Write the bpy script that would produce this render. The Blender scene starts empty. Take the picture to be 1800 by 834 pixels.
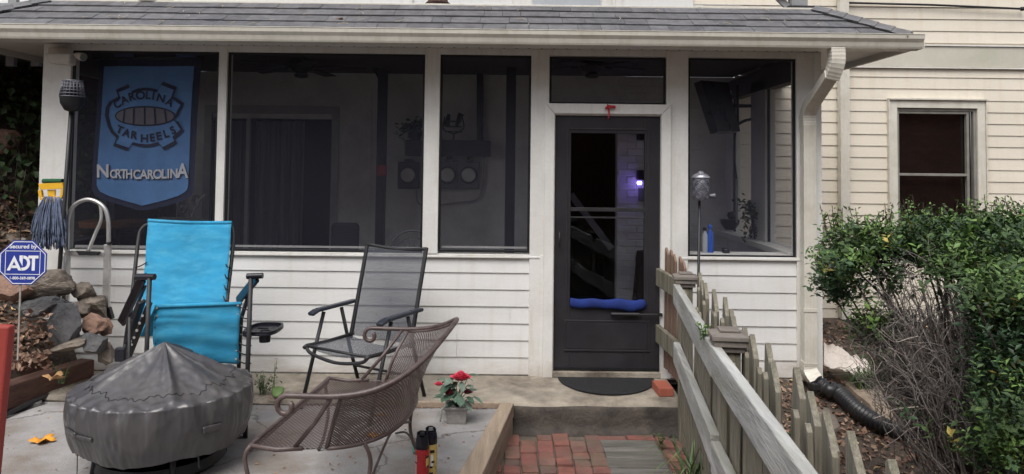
import bpy, bmesh, math, random
from mathutils import Vector, Matrix, noise
rnd = random.Random(7)
S = bpy.context.scene
COL = S.collection
PI = math.pi
# ------------------------------------------------------------------ camera
FPX = 1300.0; PITCH = .04; ROLL = .0115; CY = 238.0
F = Vector((0, math.cos(PITCH), math.sin(PITCH)))
U0 = Vector((0, -math.sin(PITCH), math.cos(PITCH))); R0 = Vector((1, 0, 0))
RV = R0*math.cos(ROLL)+U0*math.sin(ROLL); UV = U0*math.cos(ROLL)-R0*math.sin(ROLL)
EYE = Vector((0, -5.94, 1.67))
cd = bpy.data.cameras.new('camera'); cam = bpy.data.objects.new('camera', cd); COL.objects.link(cam)
m3 = Matrix((RV, UV, -F)).transposed()
cam.matrix_world = Matrix.Translation(EYE) @ m3.to_4x4()
cd.sensor_width = 36; cd.lens = FPX/1800*36; cd.shift_y = (CY-417)/1800; cd.clip_end = 400; cd.clip_start = .05
S.camera = cam
# ------------------------------------------------------------------ sky, sun, exposure
w = bpy.data.worlds.new('World'); S.world = w; w.use_nodes = True
nt = w.node_tree; nt.nodes.clear()
sky = nt.nodes.new('ShaderNodeTexSky'); sky.sky_type = 'NISHITA'; sky.sun_disc = False
sky.sun_elevation = math.radians(58); sky.sun_rotation = math.radians(200); sky.air_density = 1.0; sky.dust_density = 3
hsv = nt.nodes.new('ShaderNodeHueSaturation'); hsv.inputs['Saturation'].default_value = .36
bg = nt.nodes.new('ShaderNodeBackground'); bg.inputs['Strength'].default_value = .11
wo = nt.nodes.new('ShaderNodeOutputWorld')
nt.links.new(sky.outputs[0], hsv.inputs['Color']); nt.links.new(hsv.outputs[0], bg.inputs[0]); nt.links.new(bg.outputs[0], wo.inputs[0])
sl = bpy.data.lights.new('sun', 'SUN'); sl.energy = 1.0; sl.angle = math.radians(40); sl.color = (1, .97, .93)
so = bpy.data.objects.new('sun', sl); COL.objects.link(so)
so.rotation_euler = (math.radians(32), 0, math.radians(-20))
S.view_settings.view_transform = 'Standard'; S.view_settings.look = 'None'; S.view_settings.gamma = 1
S.view_settings.exposure = 1.15
S.render.engine = 'CYCLES'
S.cycles.transparent_max_bounces = 24; S.cycles.max_bounces = 8; S.cycles.diffuse_bounces = 4

# ------------------------------------------------------------------ helpers
def at(px, py, Y):
    d = F+RV*((px-900)/FPX)-UV*((py-CY)/FPX)
    return EYE+d*((Y+5.94)/d.y)

def V(*a): return Vector(a)

def empty(name, loc=(0, 0, 0), rz=0):
    o = bpy.data.objects.new(name, None); COL.objects.link(o); o.location = loc; o.rotation_euler = (0, 0, rz)
    o.empty_display_size = .1; return o

def tag(o, label, cat, group=None, kind=None):
    if label: o['label'] = label
    if cat: o['category'] = cat
    if group: o['group'] = group
    if kind: o['kind'] = kind
    return o

def thing(name, label, cat, loc=(0, 0, 0), rz=0, group=None):
    return tag(empty(name, loc, rz), label, cat, group)

class MB:
    def __init__(s): s.v = []; s.f = []; s.uv = {}; s.mi = []
    def add(s, vs, fs):
        b = len(s.v); s.v += [tuple(v) for v in vs]; s.f += [tuple(i+b for i in f) for f in fs]; return s
    def box(s, x0, x1, y0, y1, z0, z1):
        return s.add([(x0,y0,z0),(x1,y0,z0),(x1,y1,z0),(x0,y1,z0),(x0,y0,z1),(x1,y0,z1),(x1,y1,z1),(x0,y1,z1)],
                     [(0,3,2,1),(4,5,6,7),(0,1,5,4),(1,2,6,5),(2,3,7,6),(3,0,4,7)])
    def beam(s, p0, p1, wd, h, up=(0, 0, 1)):
        p0 = Vector(p0); p1 = Vector(p1); d = (p1-p0).normalized(); up = Vector(up)
        sd = d.cross(up).normalized(); u = sd.cross(d).normalized()
        vs = []
        for p in (p0, p1):
            for a, b in ((-1,-1),(1,-1),(1,1),(-1,1)): vs.append(p+sd*a*wd/2+u*b*h/2)
        return s.add(vs, [(0,3,2,1),(4,5,6,7),(0,1,5,4),(1,2,6,5),(2,3,7,6),(3,0,4,7)])
    def tube(s, pts, r, n=8, smooth_steps=0, closed=False):
        pts = [Vector(p) for p in pts]
        if smooth_steps: pts = spline(pts, smooth_steps, closed)
        rs = r if isinstance(r, (list, tuple)) else [r]*len(pts)
        if len(rs) != len(pts): rs = [rs[0]+(rs[-1]-rs[0])*i/(len(pts)-1) for i in range(len(pts))]
        t0 = (pts[1]-pts[0]).normalized()
        a = t0.orthogonal().normalized(); vs = []; fs = []
        for i, p in enumerate(pts):
            if i == 0: t = pts[1]-pts[0]
            elif i == len(pts)-1: t = pts[-1]-pts[-2]
            else: t = pts[i+1]-pts[i-1]
            if t.length < 1e-9: t = t0
            t = t.normalized(); a = (a-t*a.dot(t))
            a = a.normalized() if a.length > 1e-6 else t.orthogonal().normalized()
            b = t.cross(a)
            for k in range(n):
                th = 2*PI*k/n; vs.append(p+(a*math.cos(th)+b*math.sin(th))*rs[i])
        for i in range(len(pts)-1):
            for k in range(n):
                k2 = (k+1) % n; fs.append((i*n+k, i*n+k2, (i+1)*n+k2, (i+1)*n+k))
        fs.append(tuple(range(n))[::-1]); fs.append(tuple((len(pts)-1)*n+k for k in range(n)))
        return s.add(vs, fs)
    def lathe(s, prof, c=(0, 0, 0), n=24, fn=None, cap=True):
        vs = []; fs = []; c = Vector(c)
        for i, (r, z) in enumerate(prof):
            for k in range(n):
                th = 2*PI*k/n
                rr, zz = (r, z) if fn is None else fn(r, z, th, i)
                vs.append(c+V(rr*math.cos(th), rr*math.sin(th), zz))
        for i in range(len(prof)-1):
            for k in range(n):
                k2 = (k+1) % n; fs.append((i*n+k, i*n+k2, (i+1)*n+k2, (i+1)*n+k))
        if cap:
            fs.append(tuple(range(n))[::-1]); fs.append(tuple((len(prof)-1)*n+k for k in range(n)))
        return s.add(vs, fs)
    def grid(s, fn, nu, nv, uvs=(1, 1), thick=0):
        vs = [Vector(fn(i/nu, j/nv)) for j in range(nv+1) for i in range(nu+1)]
        b = len(s.v); fb = len(s.f); fs = []
        for j in range(nv):
            for i in range(nu):
                q = j*(nu+1)+i; fs.append((q, q+1, q+nu+2, q+nu+1))
                s.uv[fb+len(fs)-1] = [(a/nu*uvs[0], c/nv*uvs[1]) for a, c in ((i, j), (i+1, j), (i+1, j+1), (i, j+1))]
        return s.add(vs, fs)
    def extrude(s, prof, x0, x1):            # profile in (y, z), run along x
        n = len(prof); vs = [(x0, y, z) for y, z in prof]+[(x1, y, z) for y, z in prof]
        fs = [tuple(range(n)), tuple(range(2*n-1, n-1, -1))]+[(i, i+n, (i+1) % n+n, (i+1) % n) for i in range(n)]
        return s.add(vs, fs)
    def prism(s, pts, z0, z1):               # polygon in (x, y), run along z
        n = len(pts); vs = [(x, y, z0) for x, y in pts]+[(x, y, z1) for x, y in pts]
        fs = [tuple(range(n))[::-1], tuple(range(n, 2*n))]+[(i, (i+1) % n, (i+1) % n+n, i+n) for i in range(n)]
        return s.add(vs, fs)
    def slab(s, pts, y0, y1):                # polygon in (x, z), run along y
        n = len(pts); vs = [(x, y0, z) for x, z in pts]+[(x, y1, z) for x, z in pts]
        fs = [tuple(range(n)), tuple(range(n, 2*n))[::-1]]+[(i, i+n, (i+1) % n+n, (i+1) % n) for i in range(n)]
        return s.add(vs, fs)
    def build(s, name, mat, parent=None, smooth=False, bevel=0, solid=0, world=True, sub=0, ang=None):
        me = bpy.data.meshes.new(name); me.from_pydata(s.v, [], s.f); me.validate(clean_customdata=False)
        if s.uv:
            ul = me.uv_layers.new(name='uv')
            for fi, p in enumerate(me.polygons):
                if fi in s.uv:
                    for li, c in zip(p.loop_indices, s.uv[fi]): ul.data[li].uv = c
        bm = bmesh.new(); bm.from_mesh(me)
        if not s.uv or smooth: pass
        bmesh.ops.recalc_face_normals(bm, faces=bm.faces); bm.to_mesh(me); bm.free()
        if isinstance(mat, (list, tuple)):
            for m in mat: me.materials.append(m)
            if s.mi:
                for p, i in zip(me.polygons, s.mi): p.material_index = i
        else: me.materials.append(mat)
        o = bpy.data.objects.new(name, me); COL.objects.link(o)
        if smooth:
            for p in me.polygons: p.use_smooth = True
            if ang: me.set_sharp_from_angle(angle=math.radians(ang))
        if solid:
            d = o.modifiers.new('solid', 'SOLIDIFY'); d.thickness = solid; d.offset = 0
        if bevel:
            d = o.modifiers.new('bevel', 'BEVEL'); d.width = bevel; d.segments = 2; d.limit_method = 'ANGLE'; d.angle_limit = math.radians(40)
        if sub:
            d = o.modifiers.new('sub', 'SUBSURF'); d.levels = sub; d.render_levels = sub
        if parent:
            o.parent = parent
            if parent.type == 'EMPTY' and world: o.matrix_parent_inverse = parent.matrix_basis.inverted()
        return o

def spline(P, k=6, closed=False):
    out = []; n = len(P)
    for i in range(n-1):
        p0 = P[max(i-1, 0)]; p1 = P[i]; p2 = P[i+1]; p3 = P[min(i+2, n-1)]
        for j in range(k):
            t = j/k
            out.append(.5*((2*p1)+(p2-p0)*t+(2*p0-5*p1+4*p2-p3)*t*t+(3*p1-p0-3*p2+p3)*t**3))
    out.append(P[-1]); return out

def copy_tree(o, parent=None):
    c = o.copy(); COL.objects.link(c)
    if parent: c.parent = parent; c.matrix_parent_inverse = o.matrix_parent_inverse
    for ch in [x for x in bpy.data.objects if x.parent == o]: copy_tree(ch, c)
    return c

def lin(c): return tuple(((x+.055)/1.055)**2.4 if x > .04045 else x/12.92 for x in c)

# ------------------------------------------------------------------ materials
def mat(name, col, rough=.7, var=.12, scale=5, bump=.15, bscale=80, metal=0, island=0, dirt=None, dirt_amt=.35, dirt_scale=2.5,
        stretch=(1, 1, 1), spec=.4, hue=None, trans=0, bdist=.004, coat=0, wave=None, streak=None, splash=0, crack=0):
    m = bpy.data.materials.new(name); m.use_nodes = True; t = m.node_tree; N = t.nodes; L = t.links
    b = N['Principled BSDF']; b.inputs['Roughness'].default_value = rough; b.inputs['Metallic'].default_value = metal
    b.inputs['Specular IOR Level'].default_value = spec
    if coat: b.inputs['Coat Weight'].default_value = coat
    if trans: b.inputs['Transmission Weight'].default_value = trans
    tc = N.new('ShaderNodeTexCoord'); mp = N.new('ShaderNodeMapping'); mp.inputs['Scale'].default_value = stretch
    L.new(tc.outputs['Object'], mp.inputs[0])
    def nz(sc, det=6, rg=.6):
        n = N.new('ShaderNodeTexNoise'); n.inputs['Scale'].default_value = sc; n.inputs['Detail'].default_value = det
        n.inputs['Roughness'].default_value = rg; L.new(mp.outputs[0], n.inputs['Vector']); return n
    def mix(a, c2, fac, mode='MIX'):
        x = N.new('ShaderNodeMix'); x.data_type = 'RGBA'; x.blend_type = mode
        for sock, val in ((x.inputs[6], a), (x.inputs[7], c2), (x.inputs[0], fac)):
            if hasattr(val, 'is_output') or isinstance(val, bpy.types.NodeSocket): L.new(val, sock)
            else: sock.default_value = val if not isinstance(val, tuple) else (*val[:3], 1)
        return x.outputs[2]
    lo = tuple(c*(1-var) for c in col); hi = tuple(min(1, c*(1+var)) for c in col)
    n1 = nz(scale); r1 = N.new('ShaderNodeMapRange'); r1.inputs[1].default_value = .32; r1.inputs[2].default_value = .68
    L.new(n1.outputs[0], r1.inputs[0]); out = mix(lo, hi, r1.outputs[0])
    if island:
        g = N.new('ShaderNodeNewGeometry')
        cr = N.new('ShaderNodeValToRGB'); L.new(g.outputs['Random Per Island'], cr.inputs[0])
        cols = hue or [tuple(c*(1-island) for c in col), col, tuple(min(1, c*(1+island)) for c in col)]
        el = cr.color_ramp.elements; el[0].color = (*cols[0], 1); el[1].color = (*cols[-1], 1)
        for i, c in enumerate(cols[1:-1]):
            e = el.new((i+1)/(len(cols)-1)); e.color = (*c, 1)
        out = mix(out, cr.outputs[0], .75)
        n1b = mix((1-var,)*3, (1+var,)*3, r1.outputs[0]); out = mix(out, n1b, .9, 'MULTIPLY')
    if dirt is not None:
        n2 = nz(dirt_scale, 8, .65); r2 = N.new('ShaderNodeMapRange'); r2.inputs[1].default_value = .45; r2.inputs[2].default_value = .72
        r2.inputs[4].default_value = dirt_amt*1.6; L.new(n2.outputs[0], r2.inputs[0]); out = mix(out, dirt, r2.outputs[0])
    if streak is not None:
        mp2 = N.new('ShaderNodeMapping'); mp2.inputs['Scale'].default_value = (9, 9, .7); L.new(tc.outputs['Object'], mp2.inputs[0])
        n4 = N.new('ShaderNodeTexNoise'); n4.inputs['Scale'].default_value = 2; n4.inputs['Detail'].default_value = 7; L.new(mp2.outputs[0], n4.inputs['Vector'])
        r4 = N.new('ShaderNodeMapRange'); r4.inputs[1].default_value = .52; r4.inputs[2].default_value = .78; r4.inputs[4].default_value = .5
        L.new(n4.outputs[0], r4.inputs[0]); out = mix(out, streak, r4.outputs[0])
    if splash:
        sz = N.new('ShaderNodeSeparateXYZ'); L.new(tc.outputs['Object'], sz.inputs[0])
        n6 = nz(3.5, 8, .7); a6 = N.new('ShaderNodeMath'); a6.operation = 'MULTIPLY_ADD'; a6.inputs[1].default_value = .55; a6.inputs[2].default_value = -.14; L.new(n6.outputs[0], a6.inputs[0])
        s6 = N.new('ShaderNodeMath'); s6.operation = 'SUBTRACT'; L.new(a6.outputs[0], s6.inputs[0]); L.new(sz.outputs[2], s6.inputs[1])
        r6 = N.new('ShaderNodeMapRange'); r6.inputs[1].default_value = 0; r6.inputs[2].default_value = .2; r6.inputs[4].default_value = splash; L.new(s6.outputs[0], r6.inputs[0]); out = mix(out, (.30, .24, .18), r6.outputs[0])
    if crack:
        n7 = nz(2, 5); v7 = N.new('ShaderNodeVectorMath'); v7.operation = 'MULTIPLY_ADD'; v7.inputs[1].default_value = (.5, .5, .5); L.new(n7.outputs['Color'], v7.inputs[0]); L.new(mp.outputs[0], v7.inputs[2])
        vo = N.new('ShaderNodeTexVoronoi'); vo.feature = 'DISTANCE_TO_EDGE'; vo.inputs['Scale'].default_value = .42; L.new(v7.outputs[0], vo.inputs['Vector'])
        r7 = N.new('ShaderNodeMapRange'); r7.inputs[1].default_value = .0015; r7.inputs[2].default_value = .006; r7.inputs[3].default_value = crack; r7.inputs[4].default_value = 0; L.new(vo.outputs['Distance'], r7.inputs[0]); out = mix(out, (.06, .05, .04), r7.outputs[0])
        n8 = nz(45, 4, .8); r8 = N.new('ShaderNodeMapRange'); r8.inputs[1].default_value = .60; r8.inputs[2].default_value = .72; r8.inputs[4].default_value = .45; L.new(n8.outputs[0], r8.inputs[0]); out = mix(out, (.12, .10, .085), r8.outputs[0])
    # fine grain
    n5 = nz(bscale*1.5, 3); out = mix(out, mix((.9,)*3, (1.1,)*3, n5.outputs[0]), .8, 'MULTIPLY')
    L.new(out, b.inputs['Base Color'])
    if bump:
        n3 = nz(bscale, 5); bp = N.new('ShaderNodeBump'); bp.inputs['Strength'].default_value = min(1, bump*3); bp.inputs['Distance'].default_value = bdist
        L.new(n3.outputs[0], bp.inputs['Height']); L.new(bp.outputs[0], b.inputs['Normal'])
    rr = N.new('ShaderNodeMapRange'); rr.inputs[3].default_value = max(.02, rough-.12); rr.inputs[4].default_value = min(1, rough+.12)
    L.new(n1.outputs[0], rr.inputs[0]); L.new(rr.outputs[0], b.inputs['Roughness'])
    return m

def alpha_mat(name, col, holes, rough=.6, metal=0, **k):
    """UV-laid lattice of strands with open holes between."""
    m = mat(name, col, rough, metal=metal, **k); t = m.node_tree; N = t.nodes; L = t.links
    tc = N.new('ShaderNodeTexCoord'); sx = N.new('ShaderNodeSeparateXYZ'); L.new(tc.outputs['UV'], sx.inputs[0])
    def ma(op, a, b2=None):
        x = N.new('ShaderNodeMath'); x.operation = op
        for i, q in enumerate((a, b2)):
            if q is None: continue
            if isinstance(q, (int, float)): x.inputs[i].default_value = q
            else: L.new(q, x.inputs[i])
        return x.outputs[0]
    a = ma('ADD', sx.outputs[0], sx.outputs[1]); c = ma('SUBTRACT', sx.outputs[0], sx.outputs[1])
    fa = ma('ABSOLUTE', ma('SUBTRACT', ma('FRACT', a), .5)); fc = ma('ABSOLUTE', ma('SUBTRACT', ma('FRACT', c), .5))
    mx = ma('MAXIMUM', fa, fc); al = ma('GREATER_THAN', mx, holes)
    L.new(al, N['Principled BSDF'].inputs['Alpha']); return m

def mesh_screen(name, col, op):
    m = bpy.data.materials.new(name); m.use_nodes = True; t = m.node_tree; N = t.nodes; L = t.links; N.clear()
    o = N.new('ShaderNodeOutputMaterial'); mx = N.new('ShaderNodeMixShader'); tr = N.new('ShaderNodeBsdfTransparent'); d = N.new('ShaderNodeBsdfDiffuse')
    d.inputs[0].default_value = (*col, 1)
    tc = N.new('ShaderNodeTexCoord'); nz = N.new('ShaderNodeTexNoise'); nz.inputs['Scale'].default_value = 1.3; nz.inputs['Detail'].default_value = 3
    L.new(tc.outputs['Object'], nz.inputs['Vector'])
    r = N.new('ShaderNodeMapRange'); r.inputs[3].default_value = op-.05; r.inputs[4].default_value = op+.05
    L.new(nz.outputs[0], r.inputs[0]); L.new(r.outputs[0], mx.inputs[0])
    L.new(tr.outputs[0], mx.inputs[1]); L.new(d.outputs[0], mx.inputs[2]); L.new(mx.outputs[0], o.inputs[0]); return m

def glass_mat(name, tint=(.8, .85, .85), gloss=.12):
    m = bpy.data.materials.new(name); m.use_nodes = True; t = m.node_tree; N = t.nodes; L = t.links; N.clear()
    o = N.new('ShaderNodeOutputMaterial'); mx = N.new('ShaderNodeMixShader'); tr = N.new('ShaderNodeBsdfTransparent'); g = N.new('ShaderNodeBsdfGlossy')
    tr.inputs[0].default_value = (*tint, 1); g.inputs['Roughness'].default_value = .02; mx.inputs[0].default_value = gloss
    L.new(tr.outputs[0], mx.inputs[1]); L.new(g.outputs[0], mx.inputs[2]); L.new(mx.outputs[0], o.inputs[0]); return m

K = {}
K['white'] = mat('white painted trim', (.66, .65, .62), .55, .06, 3, .05, 30, splash=.5, dirt=(.42, .36, .27), dirt_amt=.12, dirt_scale=5, streak=(.5, .45, .36))
K['siding'] = mat('white vinyl siding', (.68, .675, .66), .5, .05, 2, .06, 60, dirt=(.45, .42, .36), dirt_amt=.18, stretch=(.4, 1, 1.5), streak=(.56, .53, .47), splash=.7)
K['beige'] = mat('beige vinyl siding', (.655, .60, .505), .55, .05, 1.5, .05, 60, dirt=(.45, .42, .3), dirt_amt=.14, stretch=(.35, 1, 1), streak=(.55, .46, .35))
K['band'] = mat('aged band board', (.50, .475, .40), .6, .08, 2, .05, 30, dirt=(.33, .34, .24), dirt_amt=.25)
K['gutter'] = mat('cream gutter metal', (.60, .57, .50), .4, .05, 2, .03, 20, dirt=(.33, .3, .22), dirt_amt=.22, dirt_scale=7, streak=(.42, .38, .28))
K['soffit'] = mat('soffit vinyl', (.6, .58, .54), .6, .05, 3)
K['black'] = mat('black metal', (.012, .012, .014), .45, .2, 20, .05, 200)
K['char'] = mat('charcoal powder coat', (.022, .021, .023), .5, .25, 15, .1, 200)
K['doorblack'] = mat('black door paint', (.022, .021, .025), .42, .2, 4, .03, 60, dirt=(.05, .045, .04), dirt_amt=.15)
K['screen'] = mesh_screen('insect screen', (.055, .057, .074), .27)
K['screen2'] = mesh_screen('side insect screen', (.05, .05, .07), .22)
K['glass'] = glass_mat('window glass', (.75, .8, .82), .07)
K['shingle'] = mat('asphalt shingle', (.105, .105, .112), .92, .25, 14, .5, 350, island=.22, hue=[(.085, .084, .09), (.11, .108, .115), (.125, .122, .128), (.15, .148, .155)], dirt=(.17, .16, .15), dirt_amt=.22, dirt_scale=1.3)
K['concrete'] = mat('patio concrete', (.285, .275, .27), .85, .2, 3, .35, 90, dirt=(.17, .135, .105), dirt_amt=.62, dirt_scale=1.9, crack=.6)
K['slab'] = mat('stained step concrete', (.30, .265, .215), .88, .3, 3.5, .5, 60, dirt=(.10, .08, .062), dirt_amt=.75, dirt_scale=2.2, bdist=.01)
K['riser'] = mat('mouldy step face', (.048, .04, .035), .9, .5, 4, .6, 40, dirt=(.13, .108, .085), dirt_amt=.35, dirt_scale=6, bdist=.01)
K['brick'] = mat('path brick', (.24, .1, .075), .85, .22, 9, .5, 80, island=.4, hue=[(.06, .055, .055), (.16, .062, .052), (.20, .075, .06), (.11, .08, .06), (.17, .058, .05), (.085, .058, .052), (.15, .085, .07)], dirt=(.11, .095, .07), dirt_amt=.6, dirt_scale=5)
K['redbrick'] = mat('loose red brick', (.33, .095, .06), .8, .15, 12, .4, 90)
K['pathplank'] = mat('path plank', (.13, .122, .11), .9, .45, 5, .6, 25, stretch=(.35, 3, 1), dirt=(.08, .075, .06), dirt_amt=.5, dirt_scale=4, bdist=.01)
K['mortar'] = mat('sand and dirt joints', (.11, .09, .07), .95, .3, 12, .6, 60, bdist=.01)
K['timber'] = mat('weathered timber', (.32, .25, .185), .85, .22, 7, .5, 25, stretch=(3, .25, 3), dirt=(.15, .115, .08), dirt_amt=.35, dirt_scale=3)
K['timberdark'] = mat('dark landscape timber', (.115, .06, .045), .9, .35, 7, .6, 25, stretch=(3, .3, 3), dirt=(.06, .04, .03), dirt_amt=.5)
K['fence'] = mat('weathered fence picket', (.21, .19, .145), .9, .35, 8, .8, 22, stretch=(5, 5, .25), island=.25, hue=[(.13, .115, .085), (.20, .18, .14), (.26, .245, .20), (.18, .185, .135), (.22, .18, .13)], dirt=(.085, .09, .05), dirt_amt=.55, dirt_scale=3, bdist=.008, streak=(.10, .09, .07))
K['rail'] = mat('grey weathered rail', (.40, .40, .385), .85, .35, 8, .8, 22, stretch=(4, .25, 3), dirt=(.15, .145, .10), dirt_amt=.65, dirt_scale=4, bdist=.008)
K['soil'] = mat('soil', (.10, .075, .058), .97, .35, 5, .8, 30, dirt=(.04, .03, .022), dirt_amt=.5, bdist=.03)
K['rock'] = mat('grey field rock', (.14, .115, .095), .85, .45, 5, .9, 22, dirt=(.25, .215, .17), dirt_amt=.35, dirt_scale=4, bdist=.012)
K['rockdark'] = mat('dark slate rock', (.085, .085, .09), .8, .4, 6, .8, 25, dirt=(.15, .14, .12), dirt_amt=.25, bdist=.01)
K['rockred'] = mat('reddish rock', (.28, .17, .125), .85, .3, 6, .7, 25, dirt=(.12, .08, .06), dirt_amt=.45, bdist=.012)
K['slabstone'] = mat('tan flat stone', (.26, .205, .15), .9, .2, 4, .5, 30, dirt=(.14, .11, .085), dirt_amt=.45)
K['blue'] = mat('turquoise sling fabric', (.035, .28, .48), .8, .16, 5, .5, 220, dirt=(.085, .38, .56), dirt_amt=.5, dirt_scale=7, spec=.2, stretch=(1, 1, 3))
K['grill'] = mat('grey vinyl cover', (.058, .056, .060), .32, .15, 3, .15, 30, dirt=(.12, .105, .09), dirt_amt=.25, dirt_scale=2.2, bdist=.004, spec=.6)
K['brownmetal'] = mat('brown wrought iron', (.066, .043, .038), .42, .22, 10, .15, 120, dirt=(.30, .25, .24), dirt_amt=.16, dirt_scale=11, spec=.6)
K['brownmesh'] = alpha_mat('brown expanded mesh', (.045, .029, .026), .27, .45, spec=.6)
K['sling'] = alpha_mat('charcoal mesh sling', (.055, .06, .075), .26, .75)
K['alu'] = mat('aluminium tube', (.55, .54, .52), .38, .12, 12, .05, 100, metal=.75, dirt=(.25, .22, .2), dirt_amt=.15)
K['yellow'] = mat('yellow plastic', (.72, .40, .02), .4, .08, 10)
K['green'] = mat('green scrubber', (.02, .09, .04), .95, .2, 30, .6, 150)
K['mop'] = mat('blue grey mop yarn', (.11, .135, .20), .95, .3, 20, .5, 200, island=.3)
K['signblue'] = mat('sign blue', (.025, .045, .27), .3, .05, 5, 0)
K['signwhite'] = mat('sign white', (.75, .76, .78), .4, .03, 5, 0)
K['flag'] = mat('sky blue flag cloth', (.095, .22, .46), .85, .1, 6, .2, 40)
K['flagnavy'] = mat('navy flag print', (.012, .016, .045), .85, .1, 6, 0)
K['flaggrey'] = mat('pale flag print', (.55, .57, .62), .85, .1, 6, 0)
K['redwood'] = mat('red painted wood', (.30, .045, .035), .5, .12, 5, .15, 40, dirt=(.2, .03, .025), dirt_amt=.3)
K['leafbrown'] = mat('dry leaf', (.24, .14, .085), .8, .3, 30, .2, 60, island=.5, hue=[(.08, .05, .04), (.18, .10, .07), (.27, .17, .115), (.36, .26, .19), (.20, .09, .06), (.14, .10, .08)])
K['leafgold'] = mat('golden leaf', (.62, .27, .03), .65, .3, 18, .2, 50, dirt=(.4, .12, .02), dirt_amt=.4, dirt_scale=12)
K['leafgreen'] = mat('shrub leaf', (.05, .09, .03), .6, .3, 8, .1, 60, island=.4, hue=[(.018, .038, .016), (.038, .075, .024), (.065, .11, .03), (.04, .065, .03), (.10, .155, .045)], spec=.28)
K['leafbright'] = mat('young shrub leaf', (.12, .22, .04), .45, .3, 8, .1, 60, island=.4, hue=[(.05, .10, .03), (.09, .16, .045), (.15, .22, .06)], spec=.3)
K['leafdark'] = mat('dark shrub leaf', (.022, .05, .018), .5, .3, 8, .1, 60, island=.4, spec=.4)
K['ivy'] = mat('ivy leaf', (.03, .07, .02), .55, .3, 8, .1, 60, island=.5, hue=[(.02, .045, .015), (.035, .08, .02), (.07, .06, .03), (.05, .10, .03)])
K['twig'] = mat('grey twig', (.17, .15, .135), .9, .25, 20, .4, 60, island=.4, hue=[(.06, .05, .045), (.14, .12, .11), (.28, .25, .23)])
K['darktwig'] = mat('dark branch', (.07, .055, .048), .9, .25, 20, .4, 60)
K['grass'] = mat('grass blade', (.07, .13, .04), .6, .3, 10, 0, 60, island=.4, hue=[(.04, .08, .03), (.08, .13, .05), (.15, .17, .08)])
K['pipe'] = mat('black corrugated plastic', (.014, .014, .016), .38, .2, 10, .05, 80, dirt=(.05, .045, .04), dirt_amt=.2)
K['sheet'] = mat('dusty white sheeting', (.52, .46, .41), .6, .15, 6, .3, 20, dirt=(.3, .22, .16), dirt_amt=.4)
K['rubber'] = mat('black rubber mat', (.014, .014, .016), .85, .3, 30, .7, 200)
K['cloth_navy'] = mat('royal blue cloth', (.010, .026, .15), .9, .2, 10, .4, 60)
K['redribbon'] = mat('red ribbon', (.42, .015, .03), .5, .15, 20)
K['pink'] = mat('pink rose petal', (.50, .035, .07), .6, .25, 40, .2, 60, island=.3)
K['pot'] = mat('grey cast pot', (.30, .285, .265), .85, .2, 20, .4, 60, dirt=(.15, .14, .13), dirt_amt=.3)
K['fakeleaf'] = mat('silk leaf', (.06, .115, .075), .6, .3, 20, .1, 60, island=.4, hue=[(.03, .06, .035), (.07, .13, .085), (.15, .19, .15), (.10, .16, .12)])
K['canred'] = mat('red can print', (.42, .03, .035), .3, .1, 15, 0, metal=.2)
K['canyellow'] = mat('yellow can print', (.62, .47, .15), .3, .1, 15, 0, metal=.2)
K['canpink'] = mat('pink grey can print', (.45, .30, .28), .4, .2, 40, 0)
K['blackplastic'] = mat('black cap plastic', (.012, .012, .018), .3, .1, 15, 0)
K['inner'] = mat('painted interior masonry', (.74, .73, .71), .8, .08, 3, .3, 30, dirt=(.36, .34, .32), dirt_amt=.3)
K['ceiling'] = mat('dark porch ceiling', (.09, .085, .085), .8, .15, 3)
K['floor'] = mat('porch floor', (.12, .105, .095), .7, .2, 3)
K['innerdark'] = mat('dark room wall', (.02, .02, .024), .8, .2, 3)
K['curtain'] = mat('hanging curtain', (.16, .16, .17), .85, .2, 6, .2, 30, stretch=(8, 1, .3))
K['column'] = mat('dark iron column', (.035, .032, .04), .5, .2, 6)
K['meter'] = mat('grey meter box', (.20, .20, .21), .5, .15, 8)
K['meterglass'] = mat('meter dial', (.72, .72, .70), .2, .15, 8)
K['redbox'] = mat('red alarm box', (.45, .02, .03), .4)
K['conduit'] = mat('painted conduit', (.42, .41, .4), .5)
K['woodbrown'] = mat('brown wood', (.13, .06, .03), .5, .25, 6, .2, 30, stretch=(.4, 3, 3))
K['tv'] = mat('black television plastic', (.014, .013, .017), .3, .1, 5, 0)
K['bottle'] = mat('blue bottle plastic', (.02, .09, .45), .3, .1, 5, 0)
K['bottlewhite'] = mat('grey bottle label', (.4, .42, .45), .4, .1, 5, 0)
K['lantern'] = mat('pewter lantern metal', (.13, .13, .15), .4, .25, 15, .3, 80, metal=.5)
K['darkbrick'] = mat('dark basement brick', (.06, .032, .026), .9, .25, 8, .4, 60, island=.4, hue=[(.035, .022, .02), (.07, .035, .028), (.055, .03, .025)])
K['shade'] = mat('brown window shade', (.075, .045, .035), .8, .2, 3, .1, 20)
K['lightwood'] = mat('old window sash', (.21, .20, .175), .6, .15, 6, .2, 40, streak=(.1, .1, .08))
K['rust'] = mat('rusted post base', (.06, .032, .025), .9, .4, 30, .6, 60)
K['railgrey'] = mat('grey deck railing', (.24, .245, .25), .6, .12, 5)
K['stake'] = mat('sign stake', (.30, .28, .25), .5, .2, 10)
K['flood'] = mat('floodlight housing', (.52, .48, .43), .5, .12, 6, dirt=(.3, .25, .2), dirt_amt=.3)
K['greyaxe'] = mat('deck grey paint', (.38, .40, .42), .6, .1, 3)
K['hose'] = mat('green hose', (.04, .22, .16), .4)
glow = bpy.data.materials.new('violet lamp'); glow.use_nodes = True
gb = glow.node_tree.nodes['Principled BSDF']; gb.inputs['Emission Color'].default_value = (.35, .25, 1, 1); gb.inputs['Emission Strength'].default_value = 5
K['glow'] = glow

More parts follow.
